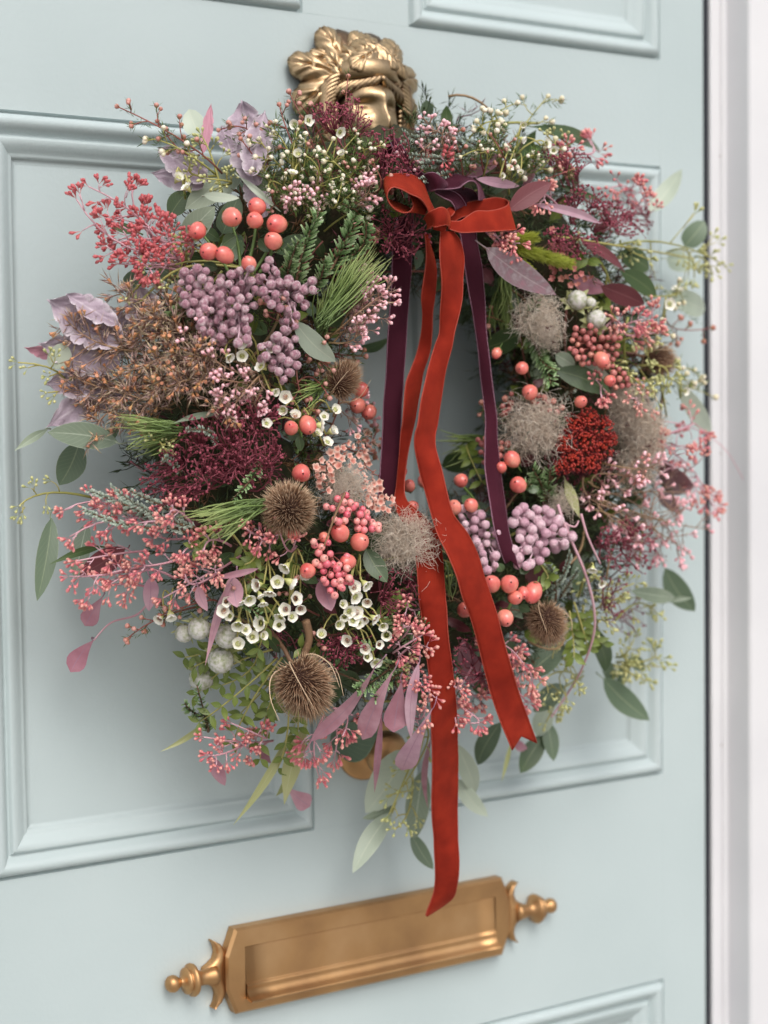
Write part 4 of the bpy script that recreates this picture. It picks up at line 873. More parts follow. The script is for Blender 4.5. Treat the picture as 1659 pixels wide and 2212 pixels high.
# ---- wax buds and twigs
for a in [((700, 430), (624, 198), 'brown', 7, .33), ((690, 420), (603, 226), 'brown', 6, .3), ((720, 400), (647, 224), 'brown', 6, .3), ((480, 375), (253, 230), 'brown', 9, .22), ((470, 380), (315, 300), 'white', 8, .25), ((560, 345), (472, 281), 'brown', 6, .3), ((750, 330), (752, 165), 'brown', 5, .16), ((430, 335), (340, 262), 'brown', 4, .3),
          ((680, 440), (560, 300), 'white', 7, .3), ((700, 440), (720, 300), 'white', 7, .3), ((690, 430), (660, 290), 'white', 8, .33), ((640, 450), (585, 340), 'white', 7, .35), ((640, 470), (520, 300), 'brown', 6, .3), ((770, 420), (700, 330), 'white', 7, .35), ((760, 440), (800, 350), 'brown', 5, .35), ((670, 480), (740, 380), 'white', 8, .35), ((620, 440), (620, 330), 'white', 7, .35),
          ((1080, 340), (1184, 208), 'white', 6, .25), ((1060, 330), (1118, 222), 'white', 7, .3), ((1070, 350), (1030, 262), 'white', 7, .3), ((1090, 360), (1060, 240), 'white', 5, .3), ((1120, 390), (1200, 300), 'white', 6, .3), ((1090, 400), (1150, 330), 'white', 6, .35), ((990, 340), (1090, 270), 'white', 7, .3), ((1100, 420), (1110, 350), 'white', 6, .4), ((900, 340), (1000, 280), 'brown', 5, .2),
          ((430, 1310), (272, 1382), 'brown', 8, .22), ((470, 1300), (345, 1330), 'brown', 6, .25), ((540, 1270), (505, 1270), 'brown', 4, .4), ((760, 1370), (700, 1400), 'brown', 4, .3), ((690, 1330), (640, 1250), 'brown', 4, .3), ((600, 760), (562, 655), 'brown', 8, .33), ((640, 800), (700, 900), 'brown', 6, .3), ((640, 830), (712, 860), 'brown', 6, .3), ((660, 770), (720, 800), 'brown', 5, .3),
          ((1440, 660), (1540, 708), 'brown', 6, .25), ((1420, 800), (1546, 858), 'white', 8, .22), ((1400, 640), (1470, 625), 'white', 4, .3), ((1330, 740), (1440, 720), 'white', 5, .3), ((770, 780), (700, 740), 'brown', 4, .3), ((1000, 420), (980, 300), 'brown', 3, .3), ((1440, 850), (1500, 800), 'white', 5, .3)]:
    sprig(a[0], a[1], a[2], max(3, int(a[3] * (.6 if a[2] == 'white' else .85))), a[4], ex=.012, nlv=1.3)
for a in [((560, 800), (435, 690), 5), ((540, 790), (393, 737), 5), ((560, 800), (452, 768), 5), ((560, 810), (477, 819), 5), ((570, 810), (482, 858), 5), ((560, 820), (503, 878), 5), ((580, 820), (562, 873), 4), ((570, 820), (544, 850), 5), ((640, 440), (624, 411), 4), ((740, 430), (681, 440), 5), ((730, 450), (800, 402), 6), ((760, 440), (806, 371), 6), ((700, 460), (640, 430), 6),
          ((700, 720), (845, 612), 8), ((710, 730), (822, 640), 8), ((720, 740), (800, 672), 8), ((710, 740), (770, 700), 6), ((730, 720), (850, 630), 5), ((960, 370), (915, 255), 5), ((990, 370), (960, 275), 4), ((890, 380), (930, 310), 4),
          ((1290, 1070), (1487, 1065), 6), ((1290, 1080), (1467, 1109), 6), ((1290, 1090), (1441, 1132), 5), ((1300, 1080), (1529, 1143), 6), ((1300, 1090), (1487, 1195), 5), ((1280, 1050), (1400, 1040), 5), ((1270, 1040), (1370, 1010), 5), ((1300, 1060), (1450, 1150), 5), ((1260, 1030), (1330, 1100), 6), ((1300, 1000), (1420, 1000), 6), ((1280, 1100), (1380, 1160), 7)]:
    sprig(a[0], a[1], 'pink', a[2], .28, ex=.018)
for (u, v) in [(138, 626), (236, 606), (141, 687), (194, 710), (166, 732), (144, 805), (175, 869), (163, 917), (208, 948), (290, 822), (343, 816), (446, 866), (407, 800), (326, 685), (385, 712), (253, 838), (350, 883), (280, 740), (320, 760), (370, 760), (300, 870), (250, 900), (400, 850), (430, 830), (460, 740), (290, 700),
               (350, 720), (270, 800), (200, 830), (330, 850), (380, 830), (420, 770), (220, 740), (310, 790), (260, 650)]:
    if rnd.random() < .2: continue
    f = rnd.uniform(.38, .58); bu, bv = 540 + rnd.uniform(-20, 20), 815 + rnd.uniform(-20, 20)
    b0 = (u + (bu - u) * f, v + (bv - v) * f)
    sprig(b0, (u, v), 'orange', rnd.randint(6, 8), .36, ex=.012, nlv=1.7, tipn=1)
for (b_, t, kd) in [((700, 560), (810, 520), 'brown'), ((710, 620), (800, 600), 'pink'), ((720, 680), (810, 690), 'brown'), ((700, 760), (790, 770), 'brown'), ((720, 900), (805, 905), 'pink'), ((740, 960), (815, 930), 'brown'), ((700, 500), (800, 470), 'white'), ((1120, 900), (1040, 870), 'brown'), ((1100, 700), (1040, 690), 'brown')]:
    sprig(b_, t, kd, 6, .3, ex=.004, nlv=2.2)
for k in range(26):
    u, v = rnd.uniform(560, 830), rnd.uniform(270, 440)
    if k > 16: u, v = rnd.uniform(960, 1240), rnd.uniform(240, 380)
    hub = (690 + rnd.uniform(-30, 30), 470) if k <= 16 else (1060 + rnd.uniform(-40, 40), 430)
    sprig((u + (hub[0] - u) * .6, v + (hub[1] - v) * .6), (u, v), rnd.choice(('white', 'brown', 'white')), 3, .3, ex=.016, nlv=2.6, budr=4.6)
for (b_, t) in [((400, 560), (165, 430)), ((330, 520), (190, 402)), ((360, 530), (285, 398)), ((400, 570), (225, 470)), ((390, 560), (300, 470)), ((400, 560), (352, 480)), ((390, 570), (240, 528)), ((380, 570), (255, 570)), ((400, 580), (300, 540)), ((410, 590), (330, 592)), ((410, 560), (345, 530)), ((960, 400), (958, 345))]:
    sprig(b_, t, 'seedr', 5, .26, ex=.012)
for (b_, t) in [((330, 1140), (142, 1100)), ((330, 1160), (150, 1160)), ((320, 1190), (165, 1212)), ((330, 1130), (200, 1122)), ((350, 1150), (230, 1152)), ((340, 1130), (248, 1092)), ((400, 1150), (300, 1130)), ((420, 1160), (332, 1152)), ((430, 1150), (362, 1125)), ((450, 1200), (395, 1195)), ((500, 1180), (440, 1190)), ((520, 1200), (466, 1222)), ((330, 1270), (182, 1292)), ((380, 1250), (270, 1292)),
                ((300, 1230), (150, 1245)), ((340, 1220), (222, 1242)), ((420, 1200), (310, 1220)), ((450, 1240), (352, 1292)), ((480, 1230), (400, 1240)), ((560, 1130), (530, 1140)), ((600, 1160), (560, 1160)), ((640, 1180), (600, 1130)), ((340, 1250), (240, 1260)),
                ((700, 1545), (655, 1622)), ((705, 1550), (722, 1640)), ((700, 1560), (690, 1682)), ((720, 1530), (740, 1590)), ((590, 1600), (440, 1592)), ((540, 1600), (450, 1632)), ((560, 1590), (500, 1562)), ((580, 1600), (520, 1602)), ((850, 1400), (870, 1357)), ((850, 1410), (912, 1372)), ((860, 1420), (930, 1402)), ((890, 1440), (905, 1482)), ((890, 1430), (940, 1507)),
                ((960, 1500), (985, 1562)), ((980, 1520), (1012, 1562)), ((990, 1470), (1040, 1502)), ((980, 1480), (1000, 1522)), ((1020, 1440), (990, 1480)), ((1060, 1410), (1100, 1422)), ((1070, 1420), (1130, 1432)), ((1090, 1430), (1150, 1482)), ((1100, 1470), (1142, 1520)), ((1070, 1440), (1102, 1480)), ((1050, 490), (1095, 522)), ((1055, 500), (1112, 545)), ((1050, 500), (1070, 505)),
                ((1400, 470), (1332, 387)), ((1400, 480), (1352, 402)), ((1400, 470), (1382, 402)), ((1440, 940), (1483, 920)), ((1450, 960), (1508, 962)), ((1400, 970), (1441, 962)), ((1500, 1040), (1546, 1103)), ((1490, 1050), (1400, 990)), ((1500, 1030), (1495, 1080)), ((1340, 700), (1410, 665)), ((1340, 710), (1389, 690)), ((1300, 720), (1342, 702)), ((1350, 720), (1422, 718)), ((1410, 840), (1360, 860)), ((1330, 840), (1300, 860)),
                ((1190, 350), (1240, 320)), ((1240, 330), (1270, 300)), ((1220, 460), (1180, 440)), ((950, 1290), (880, 1300)), ((1010, 1420), (1040, 1400)), ((880, 1540), (920, 1520))]:
    sprig(b_, t, 'seedp', 4, .26, ex=-.004 if 990 < t[0] < 1110 and 1300 < t[1] < 1560 else .018)
for (b_, t) in [((480, 420), (437, 296)), ((470, 380), (411, 354)), ((480, 400), (447, 386)), ((560, 640), (540, 600)), ((520, 577), (281, 636)), ((480, 585), (359, 620)), ((400, 580), (390, 532)), ((150, 880), (39, 783)), ((180, 880), (104, 848)), ((200, 1075), (42, 1092)), ((920, 1570), (870, 1700)), ((900, 1620), (840, 1760)), ((890, 1650), (855, 1790)),
                ((1330, 530), (1565, 573)), ((1440, 545), (1500, 600)), ((1500, 555), (1540, 590)), ((1330, 780), (1420, 868)), ((1320, 770), (1347, 816)), ((1350, 800), (1404, 842)), ((1300, 740), (1400, 770)), ((1330, 1440), (1441, 1440)), ((1330, 1440), (1399, 1472)), ((1330, 1430), (1410, 1398)), ((1330, 1420), (1370, 1380)), ((1255, 1470), (1160, 1482)), ((1260, 1460), (1200, 1500)), ((1260, 1450), (1233, 1466)), ((1290, 1380), (1316, 1352)),
                ((1290, 1300), (1285, 1248)), ((1330, 1340), (1420, 1326)), ((1290, 1340), (1340, 1290)), ((1190, 1520), (1180, 1560)), ((870, 1450), (885, 1420)), ((1340, 1400), (1350, 1450)), ((1310, 1310), (1370, 1260)), ((1240, 300), (1180, 290)), ((900, 980), (330, 940)) if False else ((380, 940), (330, 950)), ((370, 940), (360, 975)), ((1340, 520), (1400, 560)), ((430, 1250), (330, 1340)) if False else ((1380, 790), (1440, 830))]:
    sprig(b_, t, 'seedg', 4, .26, ex=.006)

# ---- long bare stems
def stemline(name, pts, m, r0, r1, ex=.01):
    mb = MB(); Q = [S(a, b, ex) if len(q_) == 2 else P(a, b, q_[2]) for q_ in pts for a, b in [q_[:2]]]; Q = [Vector(q) for q in spline(Q, 6)]; n = len(Q)
    tube(mb, Q, [r0 + (r1 - r0) * i / (n - 1) for i in range(n)], 6, [.5] * n); put(name, mb, MT[m], wr, Q[0])
stemline('pink_stem', [(1205, 1090), (1222, 1140), (1269, 1253), (1285, 1352), (1259, 1440), (1225, 1500), (1191, 1549)], 'pinkstem', .0013, .0008, .02)
stemline('pink_stem', [(1255, 1110), (1270, 1160), (1297, 1218)], 'pinkstem', .0011, .0007, .02)
stemline('pink_stem', [(1208, 1125), (1240, 1138), (1250, 1125)], 'pinkstem', .0009, .0006, .02)
stemline('tendril', [(1380, 915), (1450, 912), (1520, 935), (1570, 975), (1606, 1036)], 'pinkstem', .0006, .0003, .01)
stemline('pink_stem', [(1420, 950), (1470, 990), (1500, 1020), (1530, 1070)], 'pinkstem', .0009, .0006, .01)
stemline('pink_stem', [(340, 1270), (300, 1325), (240, 1345), (203, 1383)], 'pinkstem', .0009, .0006, -.02)
stemline('twig', [(660, 1340), (668, 1380), (655, 1420)], 'twig', .0030, .0026, .02)
stemline('twig', [(745, 1065), (725, 1110), (700, 1180)], 'twig', .0010, .0006, .045)
stemline('green_stem', [(300, 655), (370, 590), (440, 572), (520, 578)], 'waxstem', .0009, .0009, .012)
stemline('green_stem', [(920, 1560), (900, 1640), (860, 1720), (835, 1790)], 'waxstem', .0016, .0008, -.015)
stemline('green_stem', [(1200, 510), (1330, 530), (1440, 548), (1500, 560)], 'waxstem', .0010, .0008, .005)
for _ in range(70):
    a = rnd.uniform(0, TAU); q = torus_pt(a, rnd.uniform(.2, 2.9), .075, RR, .06); tg = Vector((math.cos(a), 0, -math.sin(a))); d = (tg * rnd.choice((-1, 1)) + rv(.5)).normalized() * rnd.uniform(.03, .07)
    uu, vv_ = pic(q)
    if 600 < uu < 960 and vv_ < 360: continue
    mb = MB(); tube(mb, curve(q - d * .5, q + d * .5, rv(.008), 6), rnd.uniform(.0005, .0011), 5); put('twig', mb, MT[rnd.choice(('twig', 'redstem', 'olivestem', 'waxstem'))], wr, q)

# ---- hypericum berries
HB = [(427, 498, 20), (500, 469, 22), (556, 446, 20), (551, 476, 19), (599, 484, 22), (591, 521, 20), (452, 543, 20), (486, 552, 19), (538, 570, 17), (629, 925, 16), (664, 917, 20), (778, 842, 18), (773, 876, 18), (797, 889, 18), (650, 1022, 21), (735, 1152, 21), (776, 1171, 21), (752, 1214, 18), (665, 1233, 18), (632, 1150, 15),
      (1128, 795, 15), (1145, 847, 18), (1073, 762, 12), (1107, 993, 18), (1120, 1048, 19), (995, 1038, 16), (981, 1097, 17), (1018, 1092, 16), (884, 1050, 14), (890, 1096, 15), (912, 1040, 11), (868, 1018, 12), (1254, 868, 14), (1299, 776, 17), (1317, 822, 13), (1063, 1262, 19), (1100, 1262, 21), (1112, 1291, 16), (1152, 1279, 21), (1091, 1334, 19), (1004, 1318, 18), (1130, 1280, 14), (1083, 1010, 13), (700, 1160, 12)]
for (u, v, r) in HB:
    p = S(u, v, -.005 if abs(u - 1004) < 3 or abs(u - 912) < 3 else .030); ax = (outn(p) * .8 + rv(.55) + Vector((-.25, 0, -.1))).normalized(); R_ = r * pxs(p) * .95
    k = rnd.randrange(3); o = link('hypericum_berry', HYP[k], basis(p, ax, R_), wr)
    link('calyx', CALYX, basis(p, ax, R_ * (1.0 if k == 0 else 1.1), 0), o)
for (a, b) in [((520, 590), (500, 480)), ((530, 590), (555, 460)), ((540, 600), (595, 500)), ((500, 600), (440, 510)), ((560, 590), (590, 530)), ((1040, 1110), (1000, 1050)), ((1090, 1330), (1110, 1270)), ((1150, 900), (1140, 850)), ((640, 980), (650, 930))]:
    stemline('berry_stem', [a, ((a[0] + b[0]) / 2 + 5, (a[1] + b[1]) / 2), b], 'calyx', .0012, .0009, .012)
for (u, v, du, dv, w_) in [(510, 510, -30, 20, 30), (560, 515, 20, 30, 28), (470, 580, -30, -10, 22), (530, 555, 20, 20, 24), (610, 545, 30, 0, 26), (1000, 1070, 20, 25, 22), (965, 1070, -15, 20, 20), (1125, 1240, 15, -20, 22), (1085, 1235, -10, -18, 20), (645, 940, 5, 35, 20), (1120, 1310, 25, 10, 20), (1140, 1060, 25, -5, 20)]:
    leaf((u, v, .02), (u + du, v + dv, .02), w_, 'dark', 'ell', parent=wr, name='hypericum_leaf', petiole=0)

# ---- berry clusters
def inpoly(u, v, poly):
    c_ = False; n = len(poly)
    for i in range(n):
        (x0, y0), (x1, y1) = poly[i], poly[(i + 1) % n]
        if (y0 > v) != (y1 > v) and u < (x1 - x0) * (v - y0) / (y1 - y0) + x0: c_ = not c_
    return c_
def fillpoly(poly, gap, tries=4000):
    us = [p[0] for p in poly]; vs = [p[1] for p in poly]; out = []
    for _ in range(tries):
        u, v = rnd.uniform(min(us), max(us)), rnd.uniform(min(vs), max(vs))
        if inpoly(u, v, poly) and all((u - a) ** 2 + (v - b) ** 2 > gap * gap for a, b in out): out.append((u, v))
    return out
def cluster(name, nm, polys, r, protos, gap, dj, ex, stemm, label, layers=2):
    root = None; sm = MB(); items = []
    for poly in polys:
        cu = sum(p[0] for p in poly) / len(poly); cv = sum(p[1] for p in poly) / len(poly)
        hub = S(cu, cv, ex - .018)
        for L in range(layers):
            for (u, v) in fillpoly(poly, gap):
                p = S(u, v, ex + rnd.uniform(-dj, dj) - L * 2 * dj); items.append((p, L))
                tube(sm, curve(hub.lerp(p, .35), p, rv(.002), 3), [.0009, .0008, .0007], 4, .5)
    root = put(name, sm, MT[stemm], wr, items[0][0], label=label)
    for p, L in items:
        R_ = r * pxs(p) * rnd.uniform(.72, 1.14); k = rnd.choices(range(len(protos)), (4, 1)[:len(protos)])[0]
        link(nm, protos[k], basis(p, (outn(p) + rv(.7)).normalized(), R_), root)
    return root
cluster('berry_cluster', 'frosted_berry', [[(385, 615), (400, 585), (430, 572), (450, 590), (452, 650), (440, 700), (420, 700), (405, 660), (385, 650)], [(430, 640), (455, 600), (480, 640), (485, 740), (460, 745), (430, 710)], [(470, 600), (500, 590), (540, 575), (560, 600), (550, 660), (535, 700), (545, 740), (520, 750), (495, 720), (475, 650)]],
        10, MAUVE, 18, .0045, .030, 'mauvestem', 'dense frosted mauve berry cluster')
cluster('berry_cluster', 'frosted_berry', [[(555, 590), (580, 560), (600, 590), (640, 610), (680, 605), (682, 630), (665, 640), (655, 680), (645, 715), (620, 715), (600, 660), (575, 660), (560, 630)], [(560, 750), (590, 735), (610, 700), (640, 725), (645, 790), (625, 820), (605, 830), (595, 800), (565, 780)]],
        10, MAUVE, 18, .0045, .032, 'mauvestem', 'trailing frosted mauve berry cluster')
cluster('berry_cluster', 'frosted_berry', [[(990, 1105), (1010, 1090), (1045, 1115), (1050, 1140), (1090, 1150), (1075, 1180), (1070, 1235), (1045, 1235), (1040, 1190), (1010, 1150)]], 10, LILAC, 17, .004, .022, 'mauvestem', 'pale lilac berry cluster beside the red tail')
cluster('berry_cluster', 'frosted_berry', [[(1100, 1115), (1130, 1095), (1180, 1100), (1215, 1125), (1238, 1165), (1215, 1185), (1180, 1190), (1160, 1225), (1125, 1235), (1105, 1200), (1120, 1160)]], 12, LILAC, 19.5, .004, .025, 'mauvestem', 'pale lilac berry cluster right of the plum tail')
zz = lambda L: [(530.9 + .24 * x, 1028.5 + .24 * y) for x, y in L]
for L, lab in ((zz([(905, 175), (825, 205), (725, 275), (880, 235), (940, 240), (990, 260), (860, 300), (780, 290), (910, 345), (890, 400), (835, 410), (800, 390), (1030, 345), (1000, 405), (1060, 415), (1095, 375), (1135, 415), (1190, 445), (1065, 485), (1135, 475), (1050, 300), (1010, 470), (1090, 330), (1195, 480), (1150, 440), (960, 280), (920, 310)]), 'bright pink pepper berries'),
               (zz([(620, 620), (610, 590), (655, 690), (705, 740), (760, 700), (700, 855), (765, 890), (820, 835), (835, 890), (895, 950), (930, 920), (800, 960), (850, 990), (760, 1030), (800, 1075), (700, 930), (630, 780), (910, 725), (740, 600), (680, 640), (850, 940), (910, 830), (780, 790), (730, 790), (670, 800), (880, 880), (940, 950), (870, 1010), (720, 960), (840, 800)]), 'salmon pink pepper berries')):
    sm = MB(); hub = S(L[0][0] * .5 + L[-1][0] * .5, L[0][1] * .5 + L[-1][1] * .5, .012); pos = [S(u, v, .034 + rnd.uniform(-.003, .003)) for u, v in L]
    for p in pos: tube(sm, curve(hub, p, rv(.006), 5), .00045, 4, .5)
    root = put('pepper_berry_spray', sm, MT['redstem'], wr, hub, label=lab)
    for p in pos: link('pepper_berry', PEP, basis(p, (outn(p) + rv(.8)).normalized(), rnd.uniform(7.5, 9.5) * pxs(p)), root)
for poly, lab in (([(1240, 710), (1270, 700), (1300, 725), (1340, 730), (1340, 770), (1300, 790), (1260, 790), (1225, 760)], 'brown pink pepper berries on the right'), ([(1030, 950), (1060, 945), (1100, 955), (1110, 980), (1085, 1010), (1045, 1000)], 'pepper berries behind the plum tail'),
                  ([(1080, 860), (1105, 850), (1110, 880), (1090, 900)], 'small pepper berry spray'), ([(1145, 860), (1180, 850), (1215, 880), (1200, 895), (1160, 885)], 'small pepper berry spray'), ([(1310, 790), (1345, 790), (1360, 830), (1330, 840)], 'small pepper berry spray')):
    cluster('pepper_berry_spray', 'pepper_berry', [poly], 7.5, [PEPB], 12.5, .003, .022, 'redstem', lab, 1)

# ---- teasels
def teasel(u, v, r, ax, el=1.15, bracts=5, n=950, ex=.035, label=None):
    p = S(u, v, ex); R_ = r * pxs(p); ax = Vector(ax).normalized(); x, y, z = frame(ax)
    root = link('teasel_head', None, Matrix.Translation(p), wr, label); root.empty_display_size = .01
    mb = MB(); M = basis(p, ax, R_ * .62, 0); lathe(mb, [(r_, z_ * el) for r_, z_ in ball(12, 10)], 14, M); put('core', mb, MT['spinecore'], root, p)
    mb = MB()
    for i in range(n):
        f = (i + .5) / n; zc_ = 1 - 1.86 * f; rr = math.sqrt(max(0, 1 - zc_ * zc_)); a = i * 2.39996
        d = (x * math.cos(a) * rr + y * math.sin(a) * rr + z * zc_ * 1.05).normalized(); st = p + (x * math.cos(a) * rr + y * math.sin(a) * rr + z * zc_ * el) * R_ * .60
        d = (d + z * .45 + rv(.22)).normalized(); L = R_ * rnd.uniform(.30, .54) * (1 + .12 * noise.noise(d * 3 + p * 50)) * (1.0 if zc_ < .8 else 1.2); s = d.cross(z); s = s.normalized() if s.length > 1e-6 else x; t_ = s.cross(d); w_ = R_ * .017
        v0 = rnd.uniform(0, .2); m_ = st + d * L * .5 + t_ * L * .04
        mb.add([st + s * w_, st - s * w_ * .5 + t_ * w_, st - s * w_ * .5 - t_ * w_, m_ + s * w_ * .7, m_ - s * w_ * .4 + t_ * w_ * .6, m_ - s * w_ * .4 - t_ * w_ * .6, st + d * L],
               [(0, 1, 4, 3), (1, 2, 5, 4), (2, 0, 3, 5), (3, 4, 6), (4, 5, 6), (5, 3, 6)], [v0] * 3 + [v0 + .45] * 3 + [v0 + rnd.uniform(.6, .8)])
    put('spines', mb, MT['spine'], root, p, kind='stuff')
    for k in range(bracts):
        a = TAU * k / bracts + rnd.random(); o = (x * math.cos(a) + y * math.sin(a)); b0 = p - z * R_ * el * .62
        q = [b0, b0 + o * R_ * .75 + z * R_ * .1, b0 + o * R_ * 1.15 + z * R_ * .7, b0 + o * R_ * (1.05 + rnd.uniform(-.2, .2)) + z * R_ * rnd.uniform(1.2, 1.7)]
        q = [Vector(w) for w in spline(q, 5)]; mb = MB(); tube(mb, q, [R_ * (.035 - .028 * i / (len(q) - 1)) for i in range(len(q))], 5, .8); put('bract', mb, MT['spine'], root, b0)
    mb = MB(); tube(mb, curve(p - z * R_ * el * .6, p - z * R_ * (el + .9) - Vector((0, -.01, 0)), rv(.002), 4), R_ * .07, 7, .3); put('stalk', mb, MT['spine'], root, p)
view0 = (CAM_LOC - S(620, 1100)).normalized()
teasel(622, 1100, 66, view0 + Vector((-.15, 0, .15)), 1.0, 3, 1150, .030, 'round brown teasel head facing the viewer')
teasel(655, 1480, 72, Vector((.25, -.55, -.9)), 1.2, 6, 1150, .030, 'drooping teasel head with long curved bracts')
teasel(738, 822, 46, Vector((.5, -.45, .8)), 1.25, 4, 800, .015, 'brown teasel head by the opening')
teasel(1420, 777, 42, Vector((.9, -.3, -.2)), 1.2, 3, 700, .0, 'dark teasel head at the right edge')
teasel(1182, 1345, 50, Vector((-.1, -.55, -.8)), 1.2, 3, 800, .022, 'dark teasel head below the coral berries')

# ---- clematis seed heads
def fluffball(u, v, r, n=420, ex=.022, seeds=2, sq=1.0, m='fluff', label=None):
    p = S(u, v, ex); R_ = r * pxs(p); mb = MB(); o = outn(p); n = int(n * 1.9)
    for i in range(n):
        d = rv(1); d = (d.normalized() * .9 + o * .4).normalized(); L = R_ * rnd.uniform(.3, .85); x, y, _ = frame(d)
        q = [p + d * R_ * rnd.uniform(0, .5) + rv(R_ * .38)]; a0 = rnd.uniform(0, TAU); cr = rnd.uniform(.10, .34) * R_; w_ = rnd.uniform(2.5, 7)
        for k in range(1, 9):
            t = k / 8; a = a0 + t * w_; q.append(q[0] + d * L * (t ** .9) * .9 + (x * math.cos(a) + y * math.sin(a)) * cr * t + Vector((0, 0, -1)) * R_ * .08 * t * t)
        v0 = rnd.uniform(0, .5); tube(mb, q, [R_ * .0065] * 6 + [R_ * .006, R_ * .005, R_ * .003], 3, [v0 + .5 * k / 8 for k in range(9)], 0, False)
    ob = put('clematis_seed_head', mb, MT[m], wr, p, label=label)
    for s_ in range(seeds):
        mb = MB(); c0 = p + o * R_ * .55 + rv(R_ * .4)
        for k in range(7):
            d = (rv(1) + o * .5).normalized(); tube(mb, [c0, c0 + d * R_ * .07, c0 + d * R_ * .17], [R_ * .008, R_ * .03, R_ * .004], 5, [0, .6, 1])
        put('seed', mb, MT['seedhead'], ob, c0)
for a in [(870, 1168, 70, 700, .022, 3), (1160, 680, 56, 480, .020, 2), (1185, 725, 36, 260, .015, 1), (1155, 918, 74, 620, .018, 2), (1365, 895, 58, 480, .010, 2), (1385, 945, 58, 480, .010, 2), (1375, 1005, 50, 380, .010, 1), (740, 1052, 58, 420, .014, 2), (1345, 860, 40, 260, .010, 1), (1410, 910, 34, 220, .010, 1)]:
    fluffball(a[0], a[1], a[2], a[3], a[4], a[5], label='fluffy grey clematis seed head')
fluffball(1210, 1085, 40, 160, .01, 0, label='wispy clematis seed head')

# ---- burgundy dried florets
def florets(name, mb, p, r, k=5):
    for _ in range(k):
        q = p + rv(r * .8); t_ = MB(); lathe(t_, [(.0001, -1), (.8, -.5), (1, .1), (.55, .9), (.0001, .7)], 5, basis(q, rv(1) + Vector((0, -.5, 0)), r * rnd.uniform(.35, .6)), None, 0, wob=lambda i, a: rnd.uniform(-.3, .3))
        mb.add(t_.v, t_.f, rnd.uniform(0, 1))
def burg(hub, poly, gap=11.5, rpx=6.5, ex=.022, label='burgundy dried baby breath'):
    H = S(hub[0], hub[1], ex - .03); st = MB(); fl = MB(); pts = [S(u, v, ex + rnd.uniform(-.012, .008)) for u, v in fillpoly(poly, gap, 2500)]
    nodes = [H.lerp(p, rnd.uniform(.4, .7)) + rv(.004) for p in rnd.sample(pts, max(3, len(pts) // 6))]
    for n_ in nodes: tube(st, curve(H, n_, rv(.006), 5), .00065, 4)
    for p in pts:
        n_ = min(nodes, key=lambda q: (q - p).length); tube(st, curve(n_, p, rv(.004), 4), .00045, 3)
        if rnd.random() < .5: e = p + rv(.007); tube(st, [p, e], .00022, 3); florets('', fl, e, rpx * pxs(e) * .55, 1)
        florets('', fl, p, rpx * pxs(p) * .9, rnd.randint(1, 4))
    o = put('dried_floret_spray', st, MT['burgstem'], wr, H, label=label); put('florets', fl, MT['burg'], o, kind='stuff')
burg((520, 1020), [(380, 910), (440, 895), (500, 870), (560, 850), (615, 880), (600, 930), (610, 990), (560, 1020), (480, 1010), (420, 980), (385, 950)], 11)
burg((500, 1020), [(310, 1010), (370, 960), (430, 970), (480, 1010), (450, 1060), (400, 1090), (330, 1100), (300, 1060)], 11)
burg((540, 1060), [(480, 960), (580, 920), (620, 980), (600, 1040), (540, 1060), (480, 1040)], 14, 5)
burg((800, 400), [(665, 238), (690, 222), (745, 225), (760, 250), (700, 262), (672, 255)], 9)
burg((800, 410), [(745, 225), (756, 200), (780, 222), (800, 250), (806, 290), (770, 300), (745, 270)], 11, 6)
burg((830, 420), [(770, 310), (820, 300), (850, 345), (880, 365), (850, 385), (800, 350), (770, 330)], 13)
burg((850, 420), [(790, 285), (850, 275), (890, 300), (880, 340), (820, 340)], 12)
burg((880, 500), [(830, 340), (880, 335), (905, 370), (890, 400), (850, 390)], 10)
burg((850, 540), [(790, 480), (850, 440), (900, 460), (935, 490), (930, 530), (880, 560), (820, 540)], 11)
burg((1240, 420), [(1160, 330), (1200, 310), (1260, 325), (1280, 350), (1240, 380), (1190, 370)], 10)
burg((1230, 480), [(1210, 420), (1260, 400), (1300, 410), (1320, 440), (1270, 460), (1220, 450)], 10)
burg((1280, 500), [(1290, 440), (1350, 430), (1400, 450), (1410, 490), (1370, 510), (1310, 490)], 9)
burg((1250, 540), [(1170, 500), (1220, 490), (1290, 510), (1300, 550), (1240, 560), (1190, 540)], 11)
burg((760, 1400), [(690, 1390), (740, 1370), (790, 1380), (790, 1430), (740, 1445), (700, 1430)], 9)
burg((850, 1300), [(820, 1240), (880, 1220), (915, 1250), (905, 1320), (860, 1350), (820, 1330)], 12, 5)
burg((1300, 1180), [(1290, 1140), (1360, 1110), (1420, 1160), (1440, 1200), (1390, 1240), (1320, 1230)], 12)
burg((1300, 1300), [(1290, 1240), (1360, 1250), (1400, 1330), (1380, 1390), (1320, 1360)], 17, 5)
burg((1020, 1440), [(980, 1380), (1050, 1370), (1110, 1440), (1060, 1500), (1000, 1480), (975, 1430)], 14, 5)
burg((640, 1380), [(600, 1430), (560, 1380), (580, 1330), (640, 1400)], 16, 4.5, .0)
burg((1240, 1000), [(1190, 900), (1330, 900), (1350, 1030), (1260, 1060), (1170, 1010)], 16, 5, .0)

